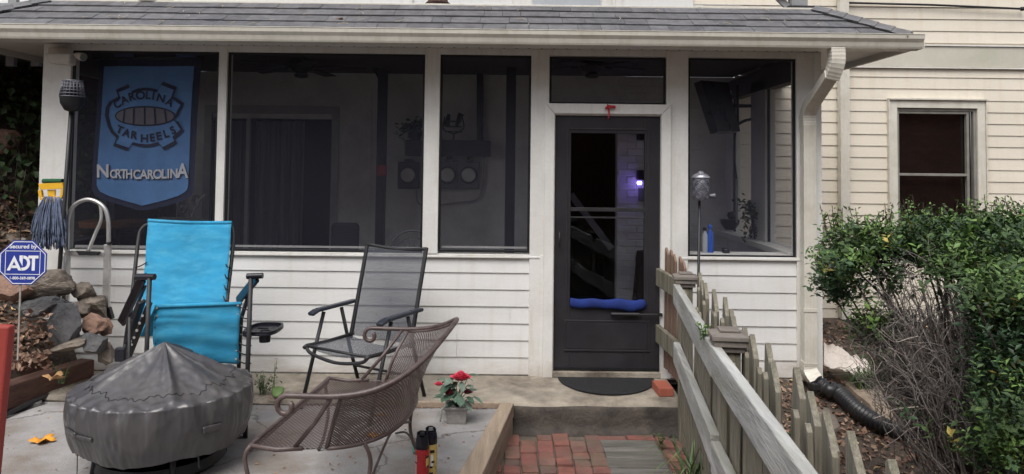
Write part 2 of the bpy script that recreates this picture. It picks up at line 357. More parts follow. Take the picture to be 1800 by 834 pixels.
# ------------------------------------------------------------------ writing
def text_mesh(mb_list, txt, size, place, bold=.022):
    """Adds filled letters of txt to MB; place(x, y) maps layout metres to a point in the scene."""
    cu = bpy.data.curves.new('t', 'FONT'); cu.body = txt; cu.size = size; cu.align_x = 'CENTER'; cu.offset = size*bold
    ob = bpy.data.objects.new('t', cu); COL.objects.link(ob)
    dg = bpy.context.evaluated_depsgraph_get(); dg.update()
    me = bpy.data.meshes.new_from_object(ob.evaluated_get(dg))
    mb_list.add([place(v.co.x, v.co.y) for v in me.vertices], [tuple(p.vertices) for p in me.polygons])
    bpy.data.objects.remove(ob); bpy.data.curves.remove(cu); bpy.data.meshes.remove(me)

# ================================================================== SETTING
XL_ = -3.77
def hgt(x, y):
    n = noise.noise(V(x*1.3, y*1.3, 0))*.04+noise.noise(V(x*4, y*4, 3))*.018
    if x > 1.30:
        z = (-.10 if x > 2.5 else -.10+.10*max(0, 1+y/.35)*min(1, (2.5-x)*3))+.10*min(0, y)+.06*max(0, min(y, 2.2)); z = max(z, -.5)
        z += n
        return z
    if x > XL_ and y > -.02: return -.36
    if x < -3.2:
        e = -3.22-.32*max(0, -y)
        if y < -1.7: e = -3.22-.32*1.7-(-1.7-y)*.5
        d = max(0, e-x)
        return min(-.3+min(d*6, .42)+d*.62+.35*max(0, y+.2), 2.2)+n*min(1, d*4)
    return -.36
xs = [-60, -30, -15, -9]+[-7+i*.12 for i in range(0, 34)]+[-2.8, -1, 1.2]+[1.28+i*.1 for i in range(0, 45)]+[7, 9, 14, 30, 60]
ys = [-60, -30, -15, -9, -6.5, -5.5]+[-4.8+i*.12 for i in range(0, 60)]+[3, 6, 30]
g = MB(); nx = len(xs)
g.add([(x, y, hgt(x, y)) for y in ys for x in xs], [(j*nx+i, j*nx+i+1, (j+1)*nx+i+1, (j+1)*nx+i) for j in range(len(ys)-1) for i in range(nx-1)])
tag(g.build('ground', K['soil'], smooth=True), None, None, kind='structure')

# patio slab
def border_x(y): return .04+(y+.64)*.13-.025*max(0, -y-.9)          # outer edge of the kerb timber
pa = MB()
pa.prism([(-3.22, -.67), (border_x(-.67)-.10, -.67), (border_x(-2)-.14, -2), (border_x(-4)-.16, -4), (border_x(-6.5)-.16, -6.5), (-5.4, -6.5), (-3.7, -1.9)], -.34, -.035)
pa.box(-3.5, -3.0, -.66, -.6, -.34, -.04)
tag(pa.build('patio', K['concrete'], bevel=.008), None, None, kind='structure')
# step slab at the foot of the wall
st = MB()
NX, NY = 90, 12
def step_fn(u, v):
    x = -3.3+u*(1.235+3.3)
    prof = [(-.01, .0), (-.35, .0), (-.55, -.004), (-.61, -.010), (-.645, -.030), (-.655, -.06), (-.658, -.11), (-.66, -.15), (-.665, -.18), (-.685, -.195), (-.70, -.215), (-.70, -.3), (-.70, -.34)]
    y, z = prof[round(v*12)]
    if z > -.3: z += noise.noise(V(x*2.2, y*3, 5))*.012*(1 if y < -.05 else .2)
    y += noise.noise(V(x*3, z*5, 9))*.012 if y < -.1 else 0
    return (x, y, z)
st.grid(step_fn, NX, NY)
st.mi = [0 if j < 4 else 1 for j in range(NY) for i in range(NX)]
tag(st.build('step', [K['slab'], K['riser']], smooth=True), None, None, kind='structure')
thr = MB().box(.33, 1.2, -.05, .02, .002, .045); tag(thr.build('threshold', K['slab'], bevel=.004), None, None, kind='structure')

# path bed, bricks, plank inlay
tag(MB().box(-.6, 1.30, -5.5, -.70, -.4, -.222).build('path', K['mortar']), None, None, kind='structure')
bk = MB(); r2 = random.Random(3)
def brick(x0, x1, y0, y1, zt):
    j = lambda: r2.uniform(-.006, .006)
    tz = r2.uniform(-.006, .006)
    bk.add([(x0+j(), y0+j(), -.26), (x1+j(), y0+j(), -.26), (x1+j(), y1+j(), -.26), (x0+j(), y1+j(), -.26),
            (x0+j(), y0+j(), zt+tz+j()*.5), (x1+j(), y0+j(), zt+tz+j()*.5), (x1+j(), y1+j(), zt+tz+j()*.5), (x0+j(), y1+j(), zt+tz+j()*.5)],
           [(0,3,2,1),(4,5,6,7),(0,1,5,4),(1,2,6,5),(2,3,7,6),(3,0,4,7)])
def bricks_col(xa, n, wd, seed):
    rr = random.Random(seed)
    for i in range(n):
        y = -.705-rr.choice((0, 0, .1)); x = xa+i*(wd+.008)
        while y > -5.2:
            ln = rr.choice((.1, .1, .2)) if i % 3 else .102
            brick(x, x+wd, y-ln, y, -.205+rr.uniform(-.004, .004)); y -= ln+.010
bricks_col(-.25, 8, .103, 4)
bricks_col(1.02, 3, .10, 9)
x = .62
while x < 1.0: brick(x, x+.19, -.78, -.70, -.206); x += .2
tag(bk.build('brick_paving', K['brick'], bevel=.006), None, None, kind='structure')
pk = MB(); y = -.79; k = 0
while y > -5.2:
    h = r2.uniform(.12, .17); pk.box(.625+r2.uniform(-.008, .008), 1.005+r2.uniform(-.008, .008), y-h, y, -.26, -.205+r2.uniform(-.004, .004)); y -= h+.008
tag(pk.build('path_planks', K['pathplank'], bevel=.006), None, None, kind='structure')

# ================================================================== PORCH
porch = thing('screened_porch', 'white screened-in porch with black-framed screens, white lap siding and a grey shingle skirt roof', 'porch', (0, 0, 0))
XL, XR = -3.77, 2.45
op = dict(A=(-3.543, -2.362, .948, 2.549), B=(-2.29, -.706, .966, 2.549), C=(-.58, .148, .978, 2.549), T=(.297, 1.233, 2.169, 2.544), D=(1.412, 2.275, .958, 2.545))
def lap(mb, x0, x1, z0, z1, ex, yw=0, ax='x', seams=(), th=.013):
    z = z0; k = 0
    while z < z1-.02:
        zt = min(z+ex, z1)
        cuts = [x0]+sorted(s for s, kk in seams if kk == k and x0 < s < x1)+[x1]
        for a, b in zip(cuts[:-1], cuts[1:]):
            a2 = a+(.002 if a != x0 else 0)
            w1 = rnd.uniform(-.0012, .0012)
            prof = [(yw, z), (yw-th+w1, z), (yw-th*.97+w1, z+.008), (yw-.004, zt-.003), (yw, zt-.003)]
            if ax == 'x': mb.extrude(prof, a2, b)
            else: mb.add([(p[0], q, p[1]) for q in (a2, b) for p in prof], [tuple(range(5)), tuple(range(9, 4, -1))]+[(i, i+5, (i+1) % 5+5, (i+1) % 5) for i in range(5)])
        z += ex; k += 1
sd = MB()
lap(sd, XL+.22, .232, .012, .93, .133, -.002, seams=((-.42, 1), (-.42, 2), (-.95, 4), (.0, 3)))
sd.build('siding', K['siding'], porch)
sd = MB(); lap(sd, 1.39, 2.30, .012, .935, .133, -.002, seams=()); sd.build('siding', K['siding'], porch)
# sheathing behind siding
MB().box(XL+.1, .30, .0, .10, -.02, .935).build('knee_wall', K['inner'], porch)
MB().box(1.22, XR-.1, .0, .10, -.02, .945).build('knee_wall', K['inner'], porch)
MB().box(XL+.2, .238, -.035, -.002, .928, .944).box(XL+.2, .25, -.022, .09, .9445, .956).build('sill', K['white'], porch, bevel=.003)
MB().box(1.36, 2.32, -.035, -.002, .933, .95).box(1.36, 2.32, -.022, .09, .9505, .957).build('sill', K['white'], porch, bevel=.003)
def post(x0, x1, z0=-.0, z1=2.6, y0=-.03, y1=.09): return MB().box(x0, x1, y0, y1, z0, z1).build('post', K['white'], porch, bevel=.004)
post(XL, -3.545); post(-2.360, -2.292, .956); post(-.704, -.582, .956); post(.150, .295, .0); post(1.235, 1.41, .0); post(2.277, XR)
MB().box(.234, .262, -.036, -.031, 0, .956).build('corner_trim', K['white'], porch, bevel=.002)
MB().box(2.302, 2.335, -.036, -.031, 0, .95).build('corner_trim', K['white'], porch, bevel=.002)
MB().box(XR-.035, XR+.022, -.045, .06, -.06, 2.6).build('corner_trim', K['white'], porch, bevel=.004)
MB().box(XL+.005, XR-.005, -.025, .10, 2.551, 2.61).build('header', K['white'], porch, bevel=.003)
# screens
def screen(x0, x1, z0, z1, y=.0):
    fr = MB(); t = .018
    fr.box(x0, x1, y-.008, y+.012, z1-t, z1).box(x0, x1, y-.008, y+.012, z0, z0+t).box(x0, x0+t, y-.008, y+.012, z0+t, z1-t).box(x1-t, x1, y-.008, y+.012, z0+t, z1-t)
    f = fr.build('screen_frame', K['black'], porch, bevel=.002)
    q = MB().add([(x0+t, y+.002, z0+t), (x1-t, y+.002, z0+t), (x1-t, y+.002, z1-t), (x0+t, y+.002, z1-t)], [(0, 1, 2, 3)])
    q.build('screen_mesh', K['screen'], f)
for k, (a, b, c, d) in op.items():
    screen(a-.001, b+.001, c-.006, d+.001)
# grey inner sash line at the foot of each big screen
MB().box(-3.5, -2.38, .03, .05, .966, .985).build('sill_strip', K['conduit'], porch)
MB().box(-2.27, -.72, .03, .05, .985, 1.0).build('sill_strip', K['conduit'], porch)
MB().box(-.56, .13, .03, .05, .997, 1.012).build('sill_strip', K['conduit'], porch)
# door trim
dt = MB()
dt.slab([(.235, 2.085), (.30, 2.163), (.30, .0), (.235, .0)][:0] or [(.262, .0), (.338, .0), (.338, 2.082), (.262, 2.162)], -.052, -.031)
dt.slab([(1.192, .0), (1.268, .0), (1.268, 2.162), (1.192, 2.082)], -.052, -.031)
dt.slab([(.263, 2.164), (.3385, 2.084), (1.1915, 2.084), (1.267, 2.164)], -.052, -.031)
dt.build('door_trim', K['white'], porch, bevel=.003)
MB().box(.296, .345, -.03, .09, 0, 2.165).box(1.19, 1.234, -.03, .09, 0, 2.165).box(.345, 1.19, -.03, .09, 2.072, 2.166).build('door_jamb', K['white'], porch)
# storm door
dx0, dx1, dz0, dz1 = .348, 1.187, .052, 2.068
gx0, gx1, gz0, gz1 = .475, 1.065, .545, 1.93
d = MB(); dy0, dy1 = -.012, .03
d.box(dx0, gx0, dy0, dy1, dz0, dz1).box(gx1, dx1, dy0, dy1, dz0, dz1).box(gx0, gx1, dy0, dy1, gz1, dz1).box(gx0, gx1, dy0, dy1, dz0, gz0)
door = d.build('door', K['doorblack'], porch, bevel=.003)
MB().box(.43, 1.11, -.020, -.0125, .20, .215).box(.43, 1.11, -.020, -.0125, .43, .445).box(.43, .445, -.020, -.0125, .215, .43).box(1.095, 1.11, -.020, -.0125, .215, .43).box(.448, 1.092, -.0165, -.0125, .218, .427).build('kick_panel', K['doorblack'], door, bevel=.003)
MB().box(.44, .452, -.018, -.0125, gz0-.03, gz1+.04).box(1.088, 1.1, -.018, -.0125, gz0-.03, gz1+.04).box(.452, 1.088, -.018, -.0125, gz1+.028, gz1+.04).build('glass_moulding', K['char'], door, bevel=.002)
MB().box(gx0, gx1, .004, .008, gz0, gz1).build('door_glass', glass_mat('door glass', (.88, .88, .92), .022), door)
MB().box(gx0, gx1, -.006, .0035, 1.305, 1.335).box(gx0, gx1, -.006, .0035, 1.25, 1.262).build('mid_bar', K['char'], door, bevel=.002)
MB().box(dx0+.004, dx1-.004, -.02, -.0125, .053, .075).build('door_sweep', K['black'], door)
# closer
cl = MB(); cl.tube([(.80, -.045, .50), (1.02, -.045, .50)], .014, 10); cl.tube([(1.02, -.045, .50), (1.19, -.05, .503)], .006, 8); cl.box(.80, .83, -.045, -.013, .493, .507); cl.box(1.17, 1.20, -.07, -.045, .492, .514)
cl.build('door_closer', K['char'], door, smooth=True, ang=40)
MB().tube([(.385, -.03, 1.03), (.385, -.06, 1.04), (.385, -.06, 1.13), (.385, -.03, 1.14)], .007, 8).build('door_handle', K['char'], door, smooth=True)
# ---- roof
EY, EZ, TY, TZ = -.50, 2.655, .0, 2.95
# skirt roof: shingle courses following front and both hips
sh = MB(); r5 = random.Random(11)
sl_len = math.hypot(TY-EY, TZ-EZ); nco = 4; exl = sl_len/nco
tdir = V(0, TY-EY, TZ-EZ).normalized(); nrm = V(0, -(TZ-EZ), TY-EY).normalized()
def roof_pt(x, s, h): return V(x, EY, EZ)+tdir*s+nrm*h
for c in range(nco):
    s0 = c*exl-(.012 if c == 0 else 0); s1 = (c+1)*exl+.04
    f0 = max(0, s0)/sl_len
    xa = (XL-.5)+.5*f0; xb = (XR+.49)-.49*f0
    x = xa-r5.uniform(0, .2)
    while x < xb:
        wd = r5.choice((.17, .22, .30, .14, .26)); e = min(x+wd, xb); a = max(x, xa)
        if e-a > .02:
            h = .013+c*.001+r5.uniform(0, .006)
            f1 = min(1, s1/sl_len)
            a1 = max(a, (XL-.5)+.5*f1); e1 = min(e, (XR+.49)-.49*f1)
            if e1 < a1: e1 = a1+.001
            dz = r5.uniform(-.003, .003)+.006*math.sin(a*1.9+c*.8)
            vs = [roof_pt(a, s0+dz, .0), roof_pt(e, s0+dz, .0), roof_pt(e, s0+dz, h), roof_pt(a, s0+dz, h), roof_pt(a1, s1, 0), roof_pt(e1, s1, 0), roof_pt(e1, s1, .004), roof_pt(a1, s1, .004)]
            sh.add(vs, [(0, 1, 2, 3), (3, 2, 6, 7), (0, 3, 7, 4), (1, 5, 6, 2), (4, 7, 6, 5), (0, 4, 5, 1)])
        x += wd+.003
roof = sh.build('roof', K['shingle'], porch)
# side slopes of the skirt
for sg, xw in ((1, XR), (-1, XL)):
    ss = MB()
    for c in range(nco):
        f0 = c/nco; f1 = min(1, (c+1.25)/nco); y = EY+.5*f0
        while y < 2.2:
            wd = r5.choice((.2, .26, .3)); y2 = min(y+wd, 2.2)
            P = lambda yy, f, h: (xw+sg*(.49*(1-f)+h*.5), max(yy, EY+.5*f), EZ+(TZ-EZ)*f+h)
            ss.add([P(y, f0, 0), P(y2, f0, 0), P(y2, f0, .015), P(y, f0, .015), P(y, f1, 0), P(y2, f1, 0), P(y2, f1, .004), P(y, f1, .004)],
                   [(0, 1, 2, 3), (3, 2, 6, 7), (0, 3, 7, 4), (1, 5, 6, 2), (4, 7, 6, 5), (0, 4, 5, 1)])
            y += wd+.004
    ss.build('side_slope', K['shingle'], roof)
    # hip caps
    hp = MB(); n = 6
    A = V(xw+sg*.49, EY, EZ+.015); B = V(xw, TY, TZ+.02)
    for i in range(n):
        p0 = A.lerp(B, i/n-.02); p1 = A.lerp(B, min(1, (i+1.2)/n))
        dr = (p1-p0).normalized(); sd_ = V(dr.y, -dr.x, 0).normalized(); up = V(0, 0, 1)
        vs = []
        for p, lift in ((p0, .016), (p1, .006)):
            vs += [p+sd_*.095+up*(-.035+lift), p+up*(.012+lift), p-sd_*.095+up*(-.035+lift), p+sd_*.095+up*(-.045+lift), p-up*.0, p-sd_*.095+up*(-.045+lift)]
        hp.add(vs, [(0, 1, 7, 6), (1, 2, 8, 7), (0, 3, 4, 1), (1, 4, 5, 2), (6, 7, 10, 9), (7, 8, 11, 10), (3, 9, 10, 4), (4, 10, 11, 5)])
    hp.build('hip_cap', K['shingle'], roof)
# deck edge above the skirt
dk = MB().box(XL-.02, XR+.02, .0, 2.2, 2.80, 2.94); dk.build('deck_floor', K['innerdark'], roof)
MB().box(XL-.03, XR+.03, -.012, .10, 2.941, 2.965).build('flashing', K['gutter'], roof, bevel=.003)
# gutter: K profile
gp = [(-.50, 2.552), (-.585, 2.556), (-.592, 2.57), (-.60, 2.60), (-.618, 2.625), (-.622, 2.652), (-.612, 2.655), (-.612, 2.645), (-.59, 2.60), (-.58, 2.565), (-.505, 2.56), (-.505, 2.64), (-.50, 2.64)]
gu = MB(); gu.extrude([(y+.05, z) for y, z in gp], XL-.62, XR+.56)
gu.box(XR+.555, XR+.56, -.565, -.455, 2.56, 2.65)
# wavering thin drip line
gu.box(XL-.6, XR+.56, -.575, -.5605, 2.6555, 2.660)
gt = gu.build('gutter', K['gutter'], roof)
MB().box(XL-.55, XR+.52, -.448, -.42, 2.552, 2.65).build('fascia', K['white'], roof)
sf = MB().box(XL-.55, XR+.52, -.42, -.031, 2.601, 2.612).box(XR+.01, XR+.52, -.031, 2.2, 2.601, 2.612).box(XL-.55, XL-.01, -.031, 2.2, 2.601, 2.612)
sf.box(XR+.50, XR+.525, -.42, 2.2, 2.552, 2.64).box(XL-.555, XL-.53, -.42, 2.2, 2.552, 2.64)
sf.build('soffit', K['soffit'], roof)
pf = MB(); x = XL+.3
while x < XR: MB().lathe([(.008, 0), (.008, .003)], (x, -.06, 2.5985), 8).build('soffit_vent', K['black'], roof); x += .1
# downspout at the right corner
dsx = (2.335, 2.435)
dm = MB()
def rect_sweep(mb, path, wx, wy, ribs=0):
    n = len(path)
    pts = [Vector(p) for p in path]
    if ribs: pts = spline(pts, ribs)
    vs = []; fs = []
    for i, p in enumerate(pts):
        t = (pts[min(i+1, len(pts)-1)]-pts[max(i-1, 0)]).normalized()
        u = t.cross(V(0, 1, 0)).normalized() if abs(t.y) < .9 else V(1, 0, 0)
        if u.x < 0: u = -u
        v = t.cross(u).normalized(); k = 1+(.035*(i % 2) if ribs else 0)
        for a, b in ((-1, -1), (1, -1), (1, 1), (-1, 1)): vs.append(p+u*a*wx/2*k+v*b*wy/2*k)
    for i in range(len(pts)-1):
        for k in range(4):
            k2 = (k+1) % 4; fs.append((i*4+k, i*4+k2, (i+1)*4+k2, (i+1)*4+k))
    fs += [(3, 2, 1, 0), tuple((len(pts)-1)*4+k for k in range(4))]
    mb.add(vs, fs)
e1 = MB(); rect_sweep(e1, [(2.39, -.50, 2.56), (2.39, -.50, 2.45), (2.37, -.45, 2.34)], .10, .075, 9)
rect_sweep(dm, [(2.352, -.48, 2.36), (2.335, -.42, 2.25), (2.36, -.12, 2.12)][:0] or [(2.368, -.47, 2.37), (2.345, -.10, 2.14)], .098, .073)
e2 = MB(); rect_sweep(e2, [(2.35, -.16, 2.18), (2.346, -.085, 2.10), (2.346, -.085, 2.0)], .10, .075, 9)
dsp = MB(); dsp.box(2.297, 2.395, -.122, -.047, .14, 2.01)
for q in range(3): dsp.box(2.315+q*.027, 2.322+q*.027, -.125, -.1225, .14, 2.0)
sp = dsp.build('downspout', K['gutter'], porch, bevel=.006)
e1.build('elbow', K['gutter'], sp); dm.build('offset_pipe', K['gutter'], sp, bevel=.005); e2.build('elbow', K['gutter'], sp)
e3 = MB(); rect_sweep(e3, [(2.346, -.085, .16), (2.346, -.085, .09), (2.37, -.17, .02)], .104, .078, 8); e3.build('elbow', K['gutter'], sp)
MB().box(2.29, 2.40, -.128, -.12, .55, .575).build('strap', K['gutter'], sp)
# side walls with posts, sills and screens
for sx, x0, x1 in ((1, XR-.10, XR), (-1, XL, XL+.10)):
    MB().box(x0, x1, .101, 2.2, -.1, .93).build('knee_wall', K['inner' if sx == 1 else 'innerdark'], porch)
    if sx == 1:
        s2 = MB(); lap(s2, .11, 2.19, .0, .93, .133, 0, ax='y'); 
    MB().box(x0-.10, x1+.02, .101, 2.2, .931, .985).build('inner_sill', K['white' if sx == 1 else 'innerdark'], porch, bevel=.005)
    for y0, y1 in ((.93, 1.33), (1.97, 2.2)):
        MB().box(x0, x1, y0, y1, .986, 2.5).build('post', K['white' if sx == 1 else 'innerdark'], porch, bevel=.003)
    MB().box(x0, x1, .101, 2.2, 2.40, 2.6).build('top_plate', K['ceiling'], porch)
    f2 = MB()
    for a, b in ((.10, .92), (1.33, 1.97)):
        f2.box(x0+.02, x0+.04, a, a+.02, .99, 2.4).box(x0+.02, x0+.04, b-.02, b, .99, 2.4)
    f2 = f2.build('side_screen_frame', K['black'], porch)
    MB().add([(x0+.03, .1, .985), (x0+.03, 2.1, .985), (x0+.03, 2.1, 2.41), (x0+.03, .1, 2.41)], [(0, 1, 2, 3)]).build('screen_mesh', K['screen2'], f2)
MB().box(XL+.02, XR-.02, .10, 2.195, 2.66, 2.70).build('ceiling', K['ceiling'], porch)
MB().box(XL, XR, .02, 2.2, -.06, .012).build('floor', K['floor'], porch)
# rear masonry wall of the porch interior, with door openings
bw = MB()
for a, b, c, d in ((XL, -3.3, 0, 2.66), (-3.3, -1.98, 2.15, 2.66), (-1.98, .62, 0, 2.66), (.62, 1.16, 2.1, 2.66), (1.16, XR, 0, 2.66)): bw.box(a, b, 2.2, 2.34, c, d)
bw.build('back_wall', K['inner'], porch)
# mortar relief on the right-hand strip of the rear wall
mr = MB(); z = .1; r = 0
while z < 2.6:
    x = 1.17+(0 if r % 2 else .1)
    while x < 1.9: mr.box(x, x+.195, 2.188, 2.1995, z, z+.067); x += .205
    z += .077; r += 1
mr.build('painted_brick', K['inner'], porch, bevel=.004)
MB().box(-1.98, -1.90, 2.17, 2.2, 0, 2.2).box(-3.38, -3.3, 2.17, 2.2, 0, 2.2).box(-3.38, -1.90, 2.17, 2.2, 2.201, 2.29).build('door_casing', K['conduit'], porch)
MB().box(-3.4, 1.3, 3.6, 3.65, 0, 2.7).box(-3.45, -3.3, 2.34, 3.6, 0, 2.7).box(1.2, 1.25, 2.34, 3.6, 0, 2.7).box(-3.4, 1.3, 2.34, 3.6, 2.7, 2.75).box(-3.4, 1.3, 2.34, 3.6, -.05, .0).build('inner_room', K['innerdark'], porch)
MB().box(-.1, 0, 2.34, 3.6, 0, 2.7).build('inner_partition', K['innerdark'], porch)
def curtain(x0, x1, y, z0, z1, seed, name='curtain'):
    q = MB(); rs = random.Random(seed); ph = rs.random()*6
    q.grid(lambda u, v: (x0+(x1-x0)*u, y+.03*math.sin(u*(x1-x0)*55+ph+math.sin(v*3)*.5)+.01*math.sin(u*90), z0+(z1-z0)*v), 90, 10)
    return q
tag(curtain(-3.28, -2.92, 2.16, .1, 2.12, 1).build('curtain', K['curtain'], smooth=True), 'narrow pleated curtain at the far left of the dim sliding door inside the porch', 'curtain', 'curtains inside the porch')
tag(curtain(-2.80, -2.27, 2.16, .1, 2.12, 2).build('curtain', K['curtain'], smooth=True), 'wide pleated pale curtain right of the thin white door stile inside the porch', 'curtain', 'curtains inside the porch')
MB().box(-2.90, -2.86, 2.12, 2.17, .0, 2.15).build('door_stile', K['conduit'], porch)

# ================================================================== HOUSE
house = thing('house', 'beige clapboard house rising behind and to the right of the screened porch', 'house', (4.5, 2.2, 0))
hs = MB()
WX0, WX1, WZ0, WZ1 = 4.14, 5.19, .80, 2.43
lap(hs, XR, WX0, .02, 2.78, .127, 2.2); lap(hs, WX1, 9, .02, 2.78, .127, 2.2)
lap(hs, WX0, WX1, .02, WZ0, .127, 2.2); lap(hs, WX0, WX1, .02+.127*19, 2.78, .127, 2.2)
hs.build('siding', K['beige'], house)
hs = MB(); lap(hs, 2.0, 9, 3.07, 6, .133, 2.2); hs.build('siding', K['beige'], house)
MB().box(XR+.02, 9, 2.17, 2.2, 2.80, 3.03).build('band_board', K['band'], house, bevel=.003)
MB().box(XR+.02, 9, 2.155, 2.2, 3.032, 3.045).box(XR+.02, 9, 2.16, 2.2, 2.785, 2.797).build('band_moulding', K['white'], house)
MB().box(XR+.1, 9, 2.201, 2.5, -.6, 6).box(-6, 2.0, 2.32, 2.5, 2.95, 6).build('wall', K['beige'], house) if False else MB().box(XR+.1, WX0+.02, 2.201, 2.3, 0, 6).box(WX1-.02, 9, 2.201, 2.3, 0, 6).box(WX0+.02, WX1-.02, 2.201, 2.3, WZ1-.05, 6).box(WX0+.02, WX1-.02, 2.201, 2.3, 0, WZ0+.05).build('wall', K['beige'], house)
# upper storey behind the deck
MB().box(-6.5, 2.0, 2.22, 2.4, 2.95, 6.2).build('upper_wall', K['siding'], house)
uw = MB()
for a, b in ((-1.16, -1.12), (-.02, .2), (.98, 1.08), (1.13, 1.2), (2.0, 2.1)): uw.box(a, b, 2.19, 2.22, 2.95, 5.4)
uw.build('upper_trim', K['white'], house)
MB().box(.22, .96, 2.20, 2.22, 3.3, 5.0).build('upper_pane', K['greyaxe'], house)
fb = MB(); z = -.55; r = 0
while z < .0:
    x = XR+.0+(.1 if r % 2 else 0)
    while x < 9: fb.box(x, x+.195, 2.19, 2.25, z, z+.062); x += .205
    z += .074; r += 1
fb.build('foundation', K['darkbrick'], house)
# window
wf = MB()
t = .085
wf.box(WX0, WX0+t, 2.155, 2.21, WZ0, WZ1).box(WX1-t, WX1, 2.155, 2.21, WZ0, WZ1).box(WX0+t, WX1-t, 2.155, 2.21, WZ1-t, WZ1).box(WX0, WX1, 2.14, 2.21, WZ0-.05, WZ0)
wf.box(WX0-.015, WX1+.015, 2.13, 2.21, WZ1+.001, WZ1+.022).box(WX0-.014, WX0-.001, 2.14, 2.2, WZ0, WZ1).box(WX1+.001, WX1+.014, 2.14, 2.2, WZ0, WZ1)
win = wf.build('window', K['gutter'], house, bevel=.003)
sa = MB(); a0, a1, b0, b1 = WX0+t+.001, WX1-t-.001, WZ0+.001, WZ1-t-.001
sa.box(a0, a0+.03, 2.18, 2.23, b0, b1).box(a1-.03, a1, 2.18, 2.23, b0, b1).box(a0+.03, a1-.03, 2.18, 2.23, b1-.03, b1)
mid = 1.60
sa.box(a0+.031, a1-.1, 2.19, 2.235, mid, mid+.028).box(a1-.1, a1-.072, 2.19, 2.235, b0, b1-.03).box(a0+.031, a1-.1, 2.19, 2.235, b1-.06, b1-.031)
sa.build('sash', K['lightwood'], win, bevel=.003)
MB().box(a0+.01, a1-.01, 2.245, 2.25, b0, b1).build('pane', glass_mat('dark pane', (.6, .6, .6), .09), win)
MB().box(a0, a1, 2.29, 2.30, b0, b1).build('shade', K['shade'], win)
# fixed conductor pipe up the house
hp = MB().box(3.565, 3.665, 2.07, 2.15, .05, 6)
for q in range(3): hp.box(3.58+q*.027, 3.588+q*.027, 2.067, 2.0695, .05, 6)
hp.build('downspout', K['gutter'], house, bevel=.006)
# black cable on the siding
cb = MB().tube([at(1480, 5, 2.15), at(1640, 9, 2.15), at(1797, 16, 2.14)], .012, 8); cb.lathe([(.02, -.02), (.02, .02)], at(1797, 16, 2.14), 10); cb.build('cable', K['black'], house, smooth=True)
# left basement brick wall of the house
lb = MB(); z = 0.2; r = 0
while z < 2.9:
    x = -8.0+(.1 if r % 2 else 0)
    while x < XL-.05: lb.box(x, x+.195, 2.42, 2.5, z, z+.062); x += .205
    z += .074; r += 1
lb.build('basement_brick', K['darkbrick'], house)
MB().box(-8, XL, 2.45, 2.6, 0, 2.95).build('basement_wall', K['innerdark'], house)

# ---- deck railing bits above the roof
r_ = thing('deck_railing', 'grey upper deck railing whose feet show above the shingles', 'railing', (0, .06, 2.965))
def rp(x0, x1, n='post'): MB().box(x0, x1, .04, .13, 2.966, 3.95).build(n, K['railgrey'], r_, bevel=.004)
rp(-.685, -.56); rp(2.27, 2.40); rp(XL, XL+.1)
MB().box(XL+.1, -.685, .06, .11, 3.04+.02, 3.10).box(-.56, 2.27, .06, .11, 3.06, 3.10).box(XL+.1, 2.27, .04, .13, 3.9, 3.95).build('rail', K['railgrey'], r_)
x = XL+.2
while x < 2.25:
    if not (-.75 < x < -.5): MB().box(x, x+.035, .065, .1, 3.101, 3.9).build('baluster', K['railgrey'], r_)
    x += .14
MB().lathe([(.10, 0), (.105, .02), (.085, .035), (.08, .05)], (-.622, .085, 2.966), 10, fn=lambda r, z, th, i: (r*(1+.12*math.sin(th*5)), z)).build('rusted_foot', K['rust'], r_)
MB().box(2.24, 2.5, .02, .15, 2.966, 2.99).build('foot_plate', K['char'], r_)
MB().beam((2.28, .1, 2.97), (1.95, .1, 3.3), .03, .05).build('brace', K['railgrey'], r_)
# far left railing beyond the roof corner
r2_ = thing('stair_railing', 'grey baluster railing beyond the left roof corner', 'railing', at(30, 60, 1.2))
for px in (-20, 22, 66):
    a = at(px, 45, 1.2); MB().box(a.x-.04, a.x+.04, 1.18, 1.23, a.z-.4, a.z+.6).build('baluster', K['railgrey'], r2_)
a = at(-10, 10, 1.2); b = at(75, 11, 1.2); MB().box(a.x-.4, b.x, 1.15, 1.178, a.z-.03, a.z+.015).build('rail', K['railgrey'], r2_)
MB().box(-6.5, -4.05, 1.6, 1.7, 2.75, 3.05).build('stringer', K['railgrey'], r2_)
# dish / white round base on the roof
dsh = thing('vent_cap', 'white round vent cap on the deck edge above the flag', 'vent', at(272, 8, .12))
MB().lathe([(.15, 0), (.16, .03), (.12, .06), (.10, .12)], tuple(at(272, 8, .12)), 24).build('cap', K['white'], dsh, smooth=True, ang=40)
MB().lathe([(.08, .121), (.08, .25)], tuple(at(272, 8, .12)), 20).build('neck', K['white'], dsh, smooth=True, ang=40)


MB().box(-8, -4.32, -.35, 2.4, 2.74, 2.80).build('bank_shade_slab', K['railgrey'], r2_)  # out-of-frame slab, added to keep sky light off the left bank
MB().box(-6.6, -6.5, -.3, 2.4, -.3, 2.739).build('bank_shade_wall', K['darkbrick'], r2_)  # unseen wall added to block light reaching the bank from the left
# brick house across the yard, behind the photographer; its face shows in the window panes
nb = thing('neighbour_house', 'red-brown brick house facing the porch, seen as a reflection in the right window', 'house', (4, -14, -.4))
q = MB(); z = -.4; r = 0
while z < 8.6:
    x = -9.0+(.15 if r % 2 else 0)
    while x < 17: q.box(x, x+.285, -14.05, -14.0, z, z+.088); x += .30
    z += .10; r += 1
q.build('brick_face', mat('neighbour brick', (.17, .075, .05), .9, .2, 6, 0, island=.4, hue=[(.10, .045, .03), (.17, .075, .05), (.24, .11, .075)]), nb)
MB().box(-9, 17, -14.4, -14.052, -.4, 8.8).build('wall', K['mortar'], nb)
